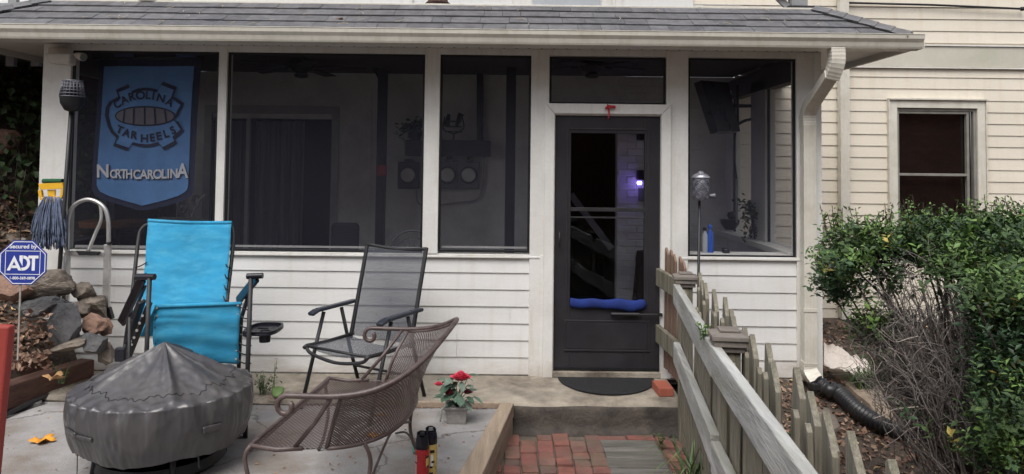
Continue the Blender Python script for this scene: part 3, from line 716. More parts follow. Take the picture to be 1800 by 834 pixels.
# ================================================================== TIMBERS AND BANK
tb = MB()
P = lambda y: (border_x(y), y)
pts_o = [P(-.66), P(-1.3), P(-1.95)]
kerb = thing('timber_kerb', 'weathered tan timber kerb between the concrete patio and the brick path', 'timber', (0, -.67, -.2))
MB().prism([(border_x(-.67), -.675), (border_x(-2), -2.05), (border_x(-2)-.135, -2.05), (border_x(-.67)-.095, -.675)], -.10, .002).build('board', K['timber'], kerb, bevel=.008)
MB().prism([(border_x(-2), -2.056), (border_x(-4), -4), (border_x(-6.3), -6.3), (border_x(-6.3)-.155, -6.3), (border_x(-4)-.15, -4), (border_x(-2)-.135, -2.056)], -.10, .0).build('board', K['timber'], kerb, bevel=.008)
MB().prism([(border_x(-.67)-.006, -.678), (border_x(-6.3)-.006, -6.3), (border_x(-6.3)-.14, -6.3), (border_x(-.67)-.09, -.678)], -.36, -.103).build('lower_board', K['timber'], kerb, bevel=.008)
tag(MB().box(-1.05, border_x(-.67)-.10, -.70, -.673, -.033, .006).build('expansion_board', K['timber'], bevel=.004), 'thin weathered board lying along the back edge of the patio behind the rose pot', 'board')

def beam_thing(name, label, p0, p1, wd, h, m, grp=None, bev=.012):
    o = MB().beam(p0, p1, wd, h).build(name, m, bevel=bev); return tag(o, label, 'timber', grp)
beam_thing('landscape_timber', 'long dark red-brown timber lying directly on the left edge of the patio', (-3.72, -1.75, .05), (-3.26, -.15, .05), .13, .17, K['timberdark'], 'timbers edging the bank')
beam_thing('landscape_timber', 'shorter dark timber stepped back on top of the long patio-edge timber under leaves', (-4.0, -1.55, .16), (-3.47, -.35, .17), .13, .13, K['timberdark'], 'timbers edging the bank')
tag(MB().tube([at(0, 735, -1.05)+V(0, 0, 0), at(60, 705, -.75), at(118, 684, -.35), (-3.23, -.2, -.02)], .016, 8, 5).build('drain_hose', K['pipe'], smooth=True), 'thin black hose along the foot of the left landscape timber', 'hose')

def rock(px, py, wpx, hpx, Y, m, label, seed, tilt=0, depth=.8):
    c = at(px, py, Y); s = (5.94+Y)/1300; hw, hh = wpx*s/2, hpx*s/2
    bm = bmesh.new(); bmesh.ops.create_icosphere(bm, subdivisions=5, radius=1)
    rs = random.Random(seed); pl = []
    for _ in range(15):
        n = V(rs.gauss(0, 1), rs.gauss(0, 1), rs.gauss(0, 1)).normalized(); pl.append((n, rs.uniform(.55, .86)))
    pl += [(V(0, 0, 1), .8), (V(0, 0, -1), .75), (V(0, -1, .2).normalized(), .7)]
    R = Matrix.Rotation(math.radians(tilt), 3, 'Y')
    for v in bm.verts:
        n = v.co.normalized(); rr = min([1.05]+[d/max(.05, n.dot(q)) for q, d in pl if n.dot(q) > .1])
        rr *= 1.12+.10*noise.noise(n*2.5+V(seed, 0, 0))-.05*abs(noise.noise(n*7+V(0, seed, 0)))+.035*noise.noise(n*18)+.015*noise.noise(n*40)
        p = n*rr; v.co = R @ V(p.x*hw*1.08, p.y*hw*depth, p.z*hh*1.12)
    me = bpy.data.meshes.new('rock'); bm.to_mesh(me); bm.free(); me.materials.append(m)
    for p in me.polygons: p.use_smooth = True
    me.set_sharp_from_angle(angle=math.radians(22))
    o = bpy.data.objects.new('rock', me); COL.objects.link(o); o.location = c
    return tag(o, label, 'rock', 'rocks piled on the bank')
rock(90, 500, 92, 50, -.45, K['rock'], 'large broad grey-tan rock on top of the pile right behind the octagonal sign', 1, -4)
rock(75, 541, 86, 34, -.55, K['rockdark'], 'flat long grey rock just under the top rock, behind the sign stake', 2, -8)
rock(116, 572, 58, 76, -.62, K['rockdark'], 'upright oval dark slate rock in the middle of the pile', 3, 6, .45)
rock(125, 606, 60, 22, -.62, K['rock'], 'thin flat mossy rock under the upright oval rock', 4, -14)
rock(150, 511, 38, 28, -.38, K['rock'], 'small brown rock at the top right of the pile beside the hand truck leg', 5, 12)
rock(163, 533, 62, 30, -.36, K['rock'], 'wedge-shaped brown rock leaning down to the right below the small top rock', 6, 24)
rock(141, 545, 40, 24, -.5, K['rock'], 'slanting tan rock wedged above the oval slate', 7, 32)
rock(163, 571, 46, 42, -.52, K['rockred'], 'rough pinkish-red rock to the right of the oval slate', 8, 10)
rock(186, 573, 24, 34, -.45, K['rockred'], 'small jagged reddish rock at the right edge of the pile', 9, -20)
rock(168, 605, 46, 32, -.58, K['rockdark'], 'dark blue-grey rock low in the pile above the timber end', 10, 18)
rock(189, 622, 36, 36, -.5, K['rock'], 'lowest right rock resting at the end of the timbers', 11, -30)
rock(18, 508, 76, 44, -.6, K['rockred'], 'wide reddish mossy rock at the left edge of the photo behind the sign', 12, 5)
rock(60, 575, 50, 30, -.4, K['rock'], 'half-buried brown rock left of the oval slate under leaves', 13, 5)
rock(30, 385, 90, 60, .9, K['rockdark'], 'big shadowed rock high on the dark bank behind the mop', 14, 10)
rock(20, 430, 80, 50, .5, K['rock'], 'shadowed boulder on the dark bank below the ivy', 15, -10)
rock(10, 250, 40, 44, 1.0, K['rockred'], 'tan rounded rock among the ivy at the left edge of the photo', 16, 10)
rock(62, 455, 60, 30, .1, K['rockdark'], 'low dark rock behind the octagonal sign and the mop', 17, 3)

# ---- leaf shapes
def leafshape(c, size, rs, flat=.6, w=.45, up=None):
    """one curled leaf: six verts, four faces"""
    n = V(rs.gauss(0, flat), rs.gauss(0, flat), 1).normalized() if up is None else (up+V(rs.gauss(0, flat), rs.gauss(0, flat), rs.gauss(0, flat))).normalized()
    a = n.orthogonal().normalized(); a = Matrix.Rotation(rs.uniform(0, 2*PI), 3, n) @ a; b = n.cross(a)
    L = size*rs.uniform(.7, 1.3); W = L*w; cu = L*rs.uniform(-.1, .25)
    return [c-a*L/2, c-a*L*.1+b*W/2+n*cu, c+a*L/2+n*cu*.3, c-a*L*.1-b*W/2+n*cu, c+n*cu*.2], [(0, 4, 1), (1, 4, 2), (2, 4, 3), (3, 4, 0)]
def litter(name, mat_, n, fn, size, seed, flat=.5, w=.6):
    rs = random.Random(seed); q = MB()
    for _ in range(n):
        c = fn(rs)
        if c is None: continue
        q.add(*leafshape(c, size*rs.uniform(.6, 1.3), rs, flat, w))
    return q.build(name, mat_)
def on_bank(rs):
    x = rs.uniform(-5.2, -3.3); y = rs.uniform(-1.8, .9)
    if x > -3.45-.25*max(0, -y): return None
    if y > -.02 and x > XL: return None
    return V(x, y, hgt(x, y)+rs.uniform(.0, .03))
tag(litter('leaf_litter', K['leafbrown'], 5200, on_bank, .055, 1), 'dry brown leaf litter covering the bank around the rock pile', 'leaf litter', kind='stuff')
def in_pile(rs):
    a = at(rs.uniform(30, 205), rs.uniform(545, 650), -.72+rs.gauss(0, .05)); return a if a.x < -3.2 and a.z > .12 else V(rs.uniform(-4.0, -3.35), rs.uniform(-1.2, -.5), .26)
tag(litter('pile_litter', K['leafbrown'], 420, in_pile, .05, 21, .9), 'dead leaves caught in the gaps at the foot of the rock pile', 'leaf litter', kind='stuff')
def on_right(rs):
    x = 1.35+abs(rs.gauss(0, 1.3)); y = rs.uniform(-3.2, 2.0)
    if x < 2.55 and y > -.02: return None
    return V(x, y, hgt(x, y)+rs.uniform(0, .025))
tag(litter('leaf_litter', K['leafbrown'], 9000, on_right, .042, 2), 'brown leaf litter and mulch on the soil right of the picket fence', 'leaf litter', kind='stuff')
def pale(rs):
    if rs.random() < .5: return on_bank(rs)
    return on_right(rs)
tag(litter('leaf_scraps', mat('pale leaf scraps', (.42, .30, .15), .8, .4, 20, 0, island=.5), 1100, pale, .04, 3), 'scattered pale yellow leaf scraps over the bank and the yard', 'leaf litter', kind='stuff')
def seam(rs):
    k = rs.random()
    if k < .3: return V(rs.uniform(-2.9, -1.6), -.64+rs.gauss(0, .05), .006)
    if k < .6: return V(border_x(-.7)-.12+rs.gauss(0, .02), -.69, -.028) if rs.random() < .3 else V(rs.uniform(-1, -.1), -.71, -.028)
    return V(rs.uniform(-3.3, -.15), rs.uniform(-2.4, -.7), -.03)
tag(litter('crumbs', K['leafbrown'], 520, seam, .022, 5, .3), 'tiny leaf crumbs scattered on the patio and its back seam', 'leaf litter', kind='stuff')

# maple-like leaves
def mapleleaf(name, c, size, m, label, seed, tilt=.25, group=None):
    rs = random.Random(seed); pts = []
    for i in range(22):
        th = 2*PI*i/22; lob = .55+.45*abs(math.cos(th*2.5))**1.5; lob *= rs.uniform(.85, 1.1)
        pts.append((th, lob))
    vs = [c+V(0, 0, .008)]; 
    for rr in (.5, 1):
        for th, lob in pts:
            x = math.cos(th)*lob*size*rr; y = math.sin(th)*lob*size*rr*.8
            vs.append(c+V(x, y, .004+size*.28*rr*abs(math.sin(th*1.5+seed))*tilt*2+size*.08*math.sin(th*5)*rr))
    n = 22; fs = [(0, 1+i, 1+(i+1) % n) for i in range(n)]+[(1+i, 1+n+i, 1+n+(i+1) % n, 1+(i+1) % n) for i in range(n)]
    q = MB().add(vs, fs); o = q.build(name, m, smooth=True, solid=.001)
    return tag(o, label, 'leaf', group)
mapleleaf('fallen_leaf', at(75, 777, -1.62)*1.0, .085, K['leafgold'], 'golden orange leaf lying on the patio left of the covered fire pit', 3, .5)
z0 = -.033
def onpatio(px, py):
    # intersection of the sight line with the patio top
    a = at(px, py, 0); d = a-EYE; k = (z0-EYE.z)/d.z; return EYE+d*k
bpy.data.objects['fallen_leaf'].location = onpatio(75, 777)-at(75, 777, -1.62)
mapleleaf('fallen_leaf', onpatio(655, 768), .05, K['leafgold'], 'orange leaf on the patio seen through the lower mesh of the loveseat back', 5, .4)
mapleleaf('fallen_leaf', onpatio(671, 731), .04, K['leafgold'], 'smaller orange leaf on the patio seen through the upper mesh of the loveseat back', 6, .4)
mapleleaf('fallen_leaf', at(598, 43, -.32)+V(0, 0, .02), .06, K['leafbrown'], 'curled brown leaf lying on the shingles above the wide screen', 7, .6)
mapleleaf('fallen_leaf', at(577, 45, -.34)+V(0, 0, .015), .045, mat('old oak leaf', (.14, .06, .035)), 'small dark brown leaf just left of the curled leaf on the shingles', 8, .6)
mapleleaf('fallen_leaf', at(98, 672, -.75)+V(0, -.02, .02), .08, mat('tan leaf', (.38, .22, .1), .8, .3, 20), 'long tan leaf hanging over the edge of the dark timber', 9, .9)
tw = MB(); rs = random.Random(4)
for _ in range(34):
    s = rs.uniform(.05, .9)*sl_len; x = rs.uniform(-3.6, 2.3); p = roof_pt(x, s, .028); a = rs.uniform(0, PI); L = rs.uniform(.03, .09)
    tw.tube([p, p+V(math.cos(a)*L*.5, 0, .004)+tdir*math.sin(a)*L*.5, p+V(math.cos(a+.4)*L, 0, 0)+tdir*math.sin(a+.4)*L], .0022, 4)
tag(tw.build('roof_twigs', mat('pale needle debris', (.42, .36, .28))), 'pale twigs and needles scattered over the shingles', 'debris', kind='stuff')

# ---- ivy on the dark bank
rs = random.Random(8); q = MB()
for _ in range(1500):
    x = rs.uniform(-5.6, XL-.12); y = rs.uniform(.3, 2.2); n_ = noise.noise(V(x*1.6, y*1.6, 4))
    if n_ < -.12: continue
    z = hgt(x, y)+rs.uniform(0, .55)
    q.add(*leafshape(V(x, y, z), .075, rs, .9, .8, up=V(.2, -1, .3)))
tag(q.build('ivy', K['ivy']), 'dark ivy leaves climbing the shadowed bank left of the porch', 'ivy', kind='stuff')
q = MB()
for _ in range(26):
    x = rs.uniform(-5.2, -3.9); y = rs.uniform(.1, 1.6); z = hgt(x, y); p = [V(x, y, z)]
    for k in range(5): p.append(p[-1]+V(rs.uniform(-.12, .12), rs.uniform(-.1, .05), rs.uniform(.02, .22)))
    q.tube(p, [.008, .003], 5, 3)
tag(q.build('vines', K['darktwig'], smooth=True), 'tangled dead vines on the shadowed bank left of the porch', 'vine', kind='stuff')

# small weeds
def weed(name, label, c, n, h, spread, m, seed, cat='weed', leaf=.03):
    rs = random.Random(seed); t = thing(name, label, cat, tuple(c)); st_ = MB(); lf = MB()
    for i in range(n):
        a = rs.uniform(0, 2*PI); e = c+V(math.cos(a)*spread*rs.random(), math.sin(a)*spread*rs.random()*.6, h*rs.uniform(.5, 1.0))
        md = c.lerp(e, .5)+V(0, 0, h*.12); st_.tube([c+V(rs.uniform(-.02, .02), 0, 0), md, e], [.003, .0015], 5, 3)
        for k in range(5): lf.add(*leafshape(c.lerp(e, .35+.16*k)+V(rs.uniform(-.012, .012),)*1 if False else c.lerp(e, .35+.16*k)+V(rs.uniform(-.015, .015), rs.uniform(-.015, .015), 0), leaf, rs, .7, .5))
    st_.build('stem', K['grass'], t); lf.build('foliage', m, t); return t
c = onpatio(480, 690); c.y = max(c.y, -.60); 
weed('weed', 'leafy green weed growing at the wall foot between the recliner and the folding chair', V(-1.77, -.55, .0), 12, .16, .12, K['leafgreen'], 2)
weed('weed', 'tall thin sprig rising from the weed against the white siding', V(-1.74, -.40, .0), 3, .22, .03, K['leafgreen'], 3, leaf=.02)
ml = MB(); ml.lathe([(.0, 0), (.035, .006), (.045, .002)], (0, 0, 0), 12, fn=lambda r, z, th, i: (r*(1+.1*math.sin(3*th)), z), cap=False)
o = tag(ml.build('round_leaf', K['leafbright'], smooth=True, solid=.001), 'single round lime-green leaf by the foot of the siding', 'leaf'); o.location = (-1.655, -.58, .03); o.rotation_euler = (.7, 0, 0)
weed('weed', 'small green sprout in the joint right of the path planks', V(1.01, -.95, -.2), 4, .10, .05, K['leafgreen'], 5, leaf=.03)
weed('weed', 'small weed with green leaves at the lower right end of the rock pile', V(-3.18, -.62, .08), 6, .14, .1, K['leafgreen'], 6)
weed('weed', 'grassy green sprout at the base of the octagonal sign stake', V(-3.55, -.75, .36), 6, .14, .1, K['leafgreen'], 7)

def grass_tuft(name, label, c, n, h, spread, seed, cat='grass tuft', m=None):
    rs = random.Random(seed); q = MB()
    for i in range(n):
        a = rs.uniform(0, 2*PI); b = c+V(rs.gauss(0, .03), rs.gauss(0, .03), 0); L = h*rs.uniform(.5, 1.1)
        d = V(math.cos(a), math.sin(a), 0)*spread*rs.uniform(.3, 1); sd_ = V(-math.sin(a), math.cos(a), 0)
        pp = [b, b+d*.25+V(0, 0, L*.55), b+d*.65+V(0, 0, L*.85), b+d+V(0, 0, L*.7)]
        vs = []; 
        for k, p in enumerate(pp): wv = (.005, .006, .004, .0006)[k]; vs += [p-sd_*wv, p+sd_*wv]
        q.add(vs, [(0, 1, 3, 2), (2, 3, 5, 4), (4, 5, 7, 6)])
    return tag(q.build(name, m or K['grass']), label, cat)
grass_tuft('grass_tuft', 'long pale-green grass blades growing through the fence foot beside the brick path', V(1.04, -1.75, -.22), 60, .42, .34, 1)
grass_tuft('grass_tuft', 'short grass blades at the fence foot near the front post', V(1.00, -2.3, -.22), 40, .3, .25, 2)
for i, (px, py, Y, lb_) in enumerate([(1505, 648, .35, 'strappy green plant behind the long flat stone, nearest the white sheeting'), (1540, 668, .1, 'strappy green plant right of the long flat stone, nearest the shrub'), (1560, 640, .5, 'low green plant in the mulch against the house, behind the shrub stems'), (1520, 690, -.05, 'small green clump touching the right side of the long flat stone')]):
    c = at(px, py, Y); c.z = hgt(c.x, c.y)+.0
    grass_tuft('ground_plant', lb_, c, 80, .22, .2, 20+i, 'plant', K['leafgreen'])
rs = random.Random(31); q = MB()
for _ in range(420):
    x = rs.uniform(1.45, 3.4); y = rs.uniform(-2.6, -.3)
    if noise.noise(V(x*2, y*2, 8)) < .05: continue
    q.add(*leafshape(V(x, y, hgt(x, y)+.03), .05, rs, .5, .75))
tag(q.build('ground_cover', K['leafgreen']), 'low green ground cover leaves among the litter right of the fence', 'ground cover', kind='stuff')
# fern
ft = thing('fern', 'light green fern against the house wall behind the downspout', 'fern', (3.35, 1.6, .0)); rs = random.Random(12)
q = MB()
for i in range(14):
    a = rs.uniform(0, 2*PI); b = V(3.55, 1.5, .0); L = rs.uniform(.35, .6); d = V(math.cos(a), math.sin(a)*.6, 0)
    for k in range(14):
        t = k/14; p = b+d*L*t+V(0, 0, L*1.1*math.sin(t*2.0)); sd_ = V(-d.y, d.x, 0).normalized(); wv = .09*(1-t)
        for sgn in (-1, 1): q.add([p, p+sd_*sgn*wv+V(0, 0, -.02), p+d*.03+sd_*sgn*wv*.5, ], [(0, 1, 2)])
q.build('frond', K['leafgreen'], ft)['kind'] = 'stuff'

# ================================================================== FENCE
def fx(y): return 1.22+(y+.75)*.1236 if y > -2.53 else 1.0+(y+2.53)*.095
fence = thing('picket_fence', 'weathered grey-green wooden picket fence with capped posts running along the brick path', 'fence', (fx(-2), -2, -.3))
fang = math.atan(.1236)
fr5 = random.Random(5)
def fpost(y, w=.092, ztop=.86):
    x = fx(y); p = MB().box(-w/2, w/2, -w/2, w/2, -.5, ztop).build('post', K['fence'], fence, bevel=.004, world=True)
    p.location = (x, y, 0); p.rotation_euler.z = -fang
    c = MB(); c.box(-.075, .075, -.075, .075, ztop, ztop+.028); c.box(-.062, .062, -.062, .062, ztop-.026, ztop-.0005)
    c.box(-.084, .084, -.084, .084, ztop+.0285, ztop+.045)
    h1 = .045; vs = [(-.084, -.084, ztop+.046), (.084, -.084, ztop+.046), (.084, .084, ztop+.046), (-.084, .084, ztop+.046), (-.04, -.04, ztop+.06), (.04, -.04, ztop+.06), (.04, .04, ztop+.06), (-.04, .04, ztop+.06)]
    c.add(vs, [(0, 3, 2, 1), (4, 5, 6, 7), (0, 1, 5, 4), (1, 2, 6, 5), (2, 3, 7, 6), (3, 0, 4, 7)]); c.box(-.046, .046, -.046, .046, ztop+.0605, ztop+.07)
    cc = c.build('cap', mat('post cap '+str(y), (.15, .125, .11), .85, .3, 8, .5, 25, dirt=(.24, .23, .2), dirt_amt=.4), p, bevel=.002)
    return p
fpost(-.75, ztop=.865); fpost(-2.53, ztop=.865); fpost(-4.33, ztop=.865)
def frail(ya, yb, ztop, w=.14, off=-.0655, th=.044):
    a = V(fx(ya)+off, ya, ztop-w/2); b = V(fx(yb)+off, yb, ztop-w/2)
    MB().beam(a, b, th, w).build('rail', K['rail'], fence, bevel=.006)
# rails on the path side of the posts between each pair, slightly sloping as built
for ya, yb in ((-.80, -2.55), (-2.56, -4.4)):
    frail(ya, yb, .86 if ya > -2 else .865); frail(ya, yb, .465 if ya > -2 else .44)
frail(-.78, -.8, .86)
def picket(x, y, z0_, z1_, w, ang, m=None, slant=0, th=.018, pointed=False):
    q = MB()
    if slant: prof = [(-w/2, z0_), (w/2, z0_), (w/2, z1_-.012), (w/2-.012, z1_), (-w/2+.010, z1_-slant+.008), (-w/2, z1_-slant)]
    else: prof = [(-w/2, z0_), (w/2, z0_), (w/2, z1_-.02), (w/2-.02, z1_), (-w/2+.02, z1_), (-w/2, z1_-.02)]
    q.slab(prof, -th/2, th/2)
    o = q.build('picket', m or K['fence'], fence, bevel=.002); o.location = (x, y, 0); o.rotation_euler = (fr5.uniform(-.02, .02), fr5.uniform(-.02, .02), ang)
    return o
# tall pickets: faces turned to the path, tops cut at a slant
y = -.90; k = 0
while y > -4.6:
    if abs(y+2.53) > .0:
        tall = .945+fr5.uniform(-.018, .018)
        picket(fx(y)+.078, y, -.28, tall, .105, PI/2-fang, slant=.085, th=.022)
        picket(fx(y-.1)+.055, y-.10, -.28, .865+fr5.uniform(-.03, .01), .05, PI/2-fang, slant=0)
    y -= .20
# inner slim slats between the rails on the path side
y = -.86
while y > -4.6:
    if abs(y+2.53) > .07: picket(fx(y)-.028, y, -.25, .83, .06, PI/2-fang, th=.014)
    y -= .125
# short return to the porch wall
MB().beam((1.20, -.72, .80), (1.165, -.06, .80), .036, .135).build('rail', K['fence'], fence, bevel=.005)
MB().beam((1.20, -.72, .36), (1.165, -.06, .36), .036, .135).build('rail', K['fence'], fence, bevel=.005)
for i, yy in enumerate((-.12, -.24, -.36, -.48, -.60)):
    o = picket(1.215+(-.1-yy)*.05, yy, .10 if i < 4 else -.05, 1.04-.012*i+fr5.uniform(-.015, .01), .075, PI/2+.05, slant=.05, m=mat('brown picket %d' % i, (.19, .125, .09), .9, .25, 8, .5, 25, stretch=(4, 4, .3)))
pass
# little vine on the fence
weed('vine_sprig', 'small bright green vine sprig on the fence post cap nearest the camera', V(fx(-2.4)-.08, -2.35, .84), 7, .08, .12, K['leafbright'], 9, 'vine', .03)

# ================================================================== OUTSIDE OBJECTS
# lantern on a pole by the fence
lp = at(1232, 345, -.55); L_ = thing('garden_lantern', 'pewter pierced lantern on a thin black pole beside the fence and narrow right screen', 'lantern', (lp.x, lp.y, 0))
bx_, by_ = lp.x, lp.y; zt = at(1231, 302, -.55).z; zb = at(1231, 352, -.55).z
MB().tube([(bx_-.01, by_, zb), (bx_-.03, by_, -.3)], .010, 8).build('pole', K['black'], L_, smooth=True)
hd = MB().lathe([(.02, zb-.004), (.052, zb), (.058, zb+.02), (.058, zt-.055), (.05, zt-.045)], (bx_, by_, 0), 24).build('body', K['lantern'], L_, smooth=True, ang=50)
MB().lathe([(.064, zt-.046), (.064, zt-.036), (.045, zt-.02), (.022, zt-.012), (.02, zt-.002), (.008, zt+.004)], (bx_, by_, 0), 24).build('lid', mat('bright lid', (.3, .3, .33), .3, .2, 10, metal=.6), L_, smooth=True, ang=50)
lt = MB()
for j in range(4):
    for i in range(6):
        th = 2*PI*(i+.5*(j % 2))/6; zz = zb+.035+j*.035
        pts = [(bx_+.060*math.cos(th+a), by_+.060*math.sin(th+a), zz+b) for a, b in ((-.45, 0), (0, .022), (.45, 0), (0, -.022), (-.45, 0))]
        lt.tube(pts, .004, 5)
lt.build('lattice', K['lantern'], L_, smooth=True)
MB().tube([(bx_+.05, by_, zb+.03), (bx_+.10, by_, zb+.03)], [.014, .022], 12).build('side_knob', K['lantern'], L_, smooth=True, ang=40)

# tiki style pole lantern at the left
a = at(128, 143, -.45); b = at(128, 194, -.45); f_ = at(104, 484, -.35)
T = thing('pole_torch', 'black basket-shaped solar torch on a tall black pole in front of the left porch post', 'torch', (f_.x, f_.y, .5))
bs = MB().lathe([(.02, b.z-.012), (.05, b.z), (.078, b.z+.05), (.084, b.z+.10)], (a.x, a.y, 0), 24).build('bowl', K['black'], T, smooth=True, ang=50)
rg = MB()
for i in range(6):
    r = .084-.004*i; zz = b.z+.10+i*(a.z-b.z-.10)/5; rg.tube([(a.x+r*math.cos(t), a.y+r*math.sin(t), zz) for t in [2*PI*k/24 for k in range(25)]], .004 if i < 5 else .006, 5)
for i in range(20):
    t = 2*PI*i/20; rg.tube([(a.x+.084*math.cos(t), a.y+.084*math.sin(t), b.z+.10), (a.x+.064*math.cos(t), a.y+.064*math.sin(t), a.z)], .0035, 5)
rg.build('cage', K['lantern'], T, smooth=True)
MB().lathe([(.045, b.z+.10), (.045, a.z-.02)], (a.x, a.y, 0), 16).build('lamp_core', K['black'], T, smooth=True)
MB().tube([(a.x-.005, a.y, b.z), f_, f_+V(-.01, .02, -.25)], .015, 8).build('pole', K['black'], T, smooth=True)

# mop
mt = thing('mop', 'upside-down mop with yellow clamp, green scrubber and blue-grey strands against the left porch post', 'mop', tuple(at(70, 440, -.3)))
MY = -.35
MB().tube([at(85, 352, MY), at(66, 428, MY-.02), at(52, 500, MY-.05)], .012, 8).build('handle', K['black'], mt, smooth=True)
y0 = at(69, 323, MY); 
def px_slab(mb, pts, Y, th): 
    P_ = [at(px, py, Y) for px, py in pts]; n = len(P_)
    return mb.add([p-V(0, th/2, 0) for p in P_]+[p+V(0, th/2, 0) for p in P_], [tuple(range(n)), tuple(range(2*n-1, n-1, -1))]+[(i, i+n, (i+1) % n+n, (i+1) % n) for i in range(n)])
cp = MB()
px_slab(cp, [(69, 323), (111, 321), (114, 332), (72, 334)], MY, .03)
px_slab(cp, [(68, 334.5), (74, 334.5), (76, 347), (70, 347)], MY, .026); px_slab(cp, [(108, 332.5), (114, 332.5), (112, 344), (107, 346)], MY, .026)
px_slab(cp, [(70, 347.5), (112, 344.5), (108, 350), (95, 356), (93, 368), (80, 368), (80, 356), (72, 351)], MY, .026)
px_slab(cp, [(84, 334), (98, 334), (97, 346), (85, 346)], MY+.004, .015)
cp.build('clamp', K['yellow'], mt, bevel=.003)
q = MB(); q.grid(lambda u, v: at(76+34*u, 322, MY)+V(0, 0, 0)+V(0, math.cos(v*2*PI)*.022, math.sin(v*2*PI)*.017+.015), 10, 12); q.build('scrubber', K['green'], mt, smooth=True)
q = MB(); rs = random.Random(2)
for i in range(260):
    u = rs.random(); p0 = at(78+28*u, 346, MY+rs.uniform(-.015, .03)); e = at(58+60*u+rs.gauss(0, 3), rs.uniform(405, 440), MY+rs.uniform(-.07, .06)); m_ = p0.lerp(e, .45)+V((u-.5)*.03, rs.uniform(-.02, .02), .0)
    q.tube([p0, m_, e], [.0045, .004], 5, 4)
q.build('strands', K['mop'], mt, smooth=True)

# hand truck
ht = thing('hand_truck', 'silver tubular hand truck with a rounded handle leaning on the siding behind the rocks', 'hand truck', tuple(at(155, 545, -.3)))
HY = -.28
q = MB(); q.tube([at(112, 545, HY-.05), at(119, 430, HY), at(121, 385, HY), at(130, 362, HY), at(155, 351, HY), at(180, 362, HY), at(190, 385, HY), at(191, 430, HY)], .016, 10, 6)
q.build('handle_frame', K['alu'], ht, smooth=True)
px_slab(MB(), [(184, 430), (195, 430), (192, 548), (181, 548)], HY, .03).build('side_rail', K['alu'], ht, bevel=.003)
px_slab(MB(), [(112, 450), (123, 450), (120, 550), (109, 550)], HY, .03).build('side_rail', K['alu'], ht, bevel=.003)
MB().tube([at(176, 358, HY), at(178, 385, HY), at(168, 410, HY), at(155, 442, HY-.02)], .013, 10, 5).build('brace', K['alu'], ht, smooth=True)
px_slab(MB(), [(119, 441), (184, 443), (184, 450), (119, 448)], HY-.01, .02).build('cross_bar', K['alu'], ht, bevel=.002)
px_slab(MB(), [(134, 441), (176, 443), (172, 449), (140, 449)], HY-.03, .02).build('latch', K['black'], ht, bevel=.002)
MB().lathe([(.014, -.01), (.02, 0), (.014, .01)], tuple(at(191, 428, HY-.02)), 12).build('knob', K['black'], ht, smooth=True)
px_slab(MB(), [(184, 540), (194, 540), (200, 560), (190, 562)], HY-.02, .04).build('foot', K['black'], ht, bevel=.003)

# floodlight
fl = thing('floodlight', 'twin-head security floodlight under the soffit at the left porch corner', 'floodlight', tuple(at(104, 92, -.06)))
c = at(104, 95, -.09); 
MB().box(c.x-.08, c.x+.08, c.y-.02, c.y+.055, c.z-.03, c.z+.05).build('base', K['flood'], fl, bevel=.01)
def head(c, ax, r, L, lens):
    ax = Vector(ax).normalized(); q = MB(); q.tube([c-ax*L*.5, c-ax*L*.2, c+ax*L*.3, c+ax*L*.5], [r*.55, r*.8, r, r*.98], 14); h = q.build('lamp_head', K['flood'], fl, smooth=True, ang=40)
    MB().tube([c+ax*(L*.5+.001), c+ax*(L*.5+.006)], r*.85, 14).build('lens', K['glass'], h, smooth=True, ang=40)
q = px_slab(MB(), [(84, 95), (130, 96), (128, 115), (92, 113)], -.19, .10); q.build('lamp_head', K['flood'], fl, bevel=.012)
head(at(140, 99, -.2), (.9, -.45, -.25), .032, .10, 1)
MB().tube([c+V(-.02, 0, 0), at(108, 100, -.16)], .015, 8).build('arm', K['flood'], fl); MB().tube([c+V(.05, 0, 0), at(132, 98, -.18)], .012, 8).build('arm', K['flood'], fl)

# ribbon over the door
rb = MB(); c = at(1069, 190, -.07)
rb.tube([c+V(-.005, 0, .03), c+V(.0, -.01, 0), c+V(.03, -.005, .01), c+V(.055, 0, .005)], [.004, .014], 6, 4); rb.tube([c+V(-.02, 0, -.005), c+V(0, -.012, .012), c+V(.02, 0, .012)], .009, 6, 4); rb.tube([c, c+V(.008, -.006, -.05), c+V(.0, 0, -.09)], [.008, .004], 6, 3)
tag(rb.build('ribbon', K['redribbon'], smooth=True), 'small red ribbon tied on the trim above the black door', 'ribbon')

# blue draught snake in the door
q = MB(); q.tube([(.478, -.032, .583), (.56, -.040, .580), (.7, -.042, .578), (.85, -.043, .575), (.96, -.045, .566), (1.03, -.04, .572), (1.072, -.03, .588)], [.036, .036, .036, .036, .037, .038, .039, .038, .036, .036, .038, .040, .044, .046, .045, .046, .048, .046, .042, .040, .042, .040, .036, .030, .02], 12, 4)
o = q.build('draft_stopper', K['cloth_navy'], smooth=True)
for v in o.data.vertices: v.co.y = -.03+(v.co.y+.04)*.5; v.co.z += .004*math.sin(v.co.x*31)
tag(o, 'royal blue rolled cloth lying along the bottom of the door glass', 'cloth')

# door mat
q = MB(); n = 28; pts = [(.755+.375*math.cos(PI+PI*i/n), -.075+.42*math.sin(PI+PI*i/n)) for i in range(n+1)]
q.prism(pts, .004, .016); tag(q.build('door_mat', K['rubber'], bevel=.004), 'black half-round rubber mat on the step before the door', 'mat')
# loose brick
b_ = MB().box(-.055, .055, -.105, .10, 0, .06).build('loose_brick', K['redbrick'], bevel=.005); b_.location = (1.135, -.40, .002); b_.rotation_euler.z = .06
tag(b_, 'single loose red brick on the step beside the fence', 'brick')

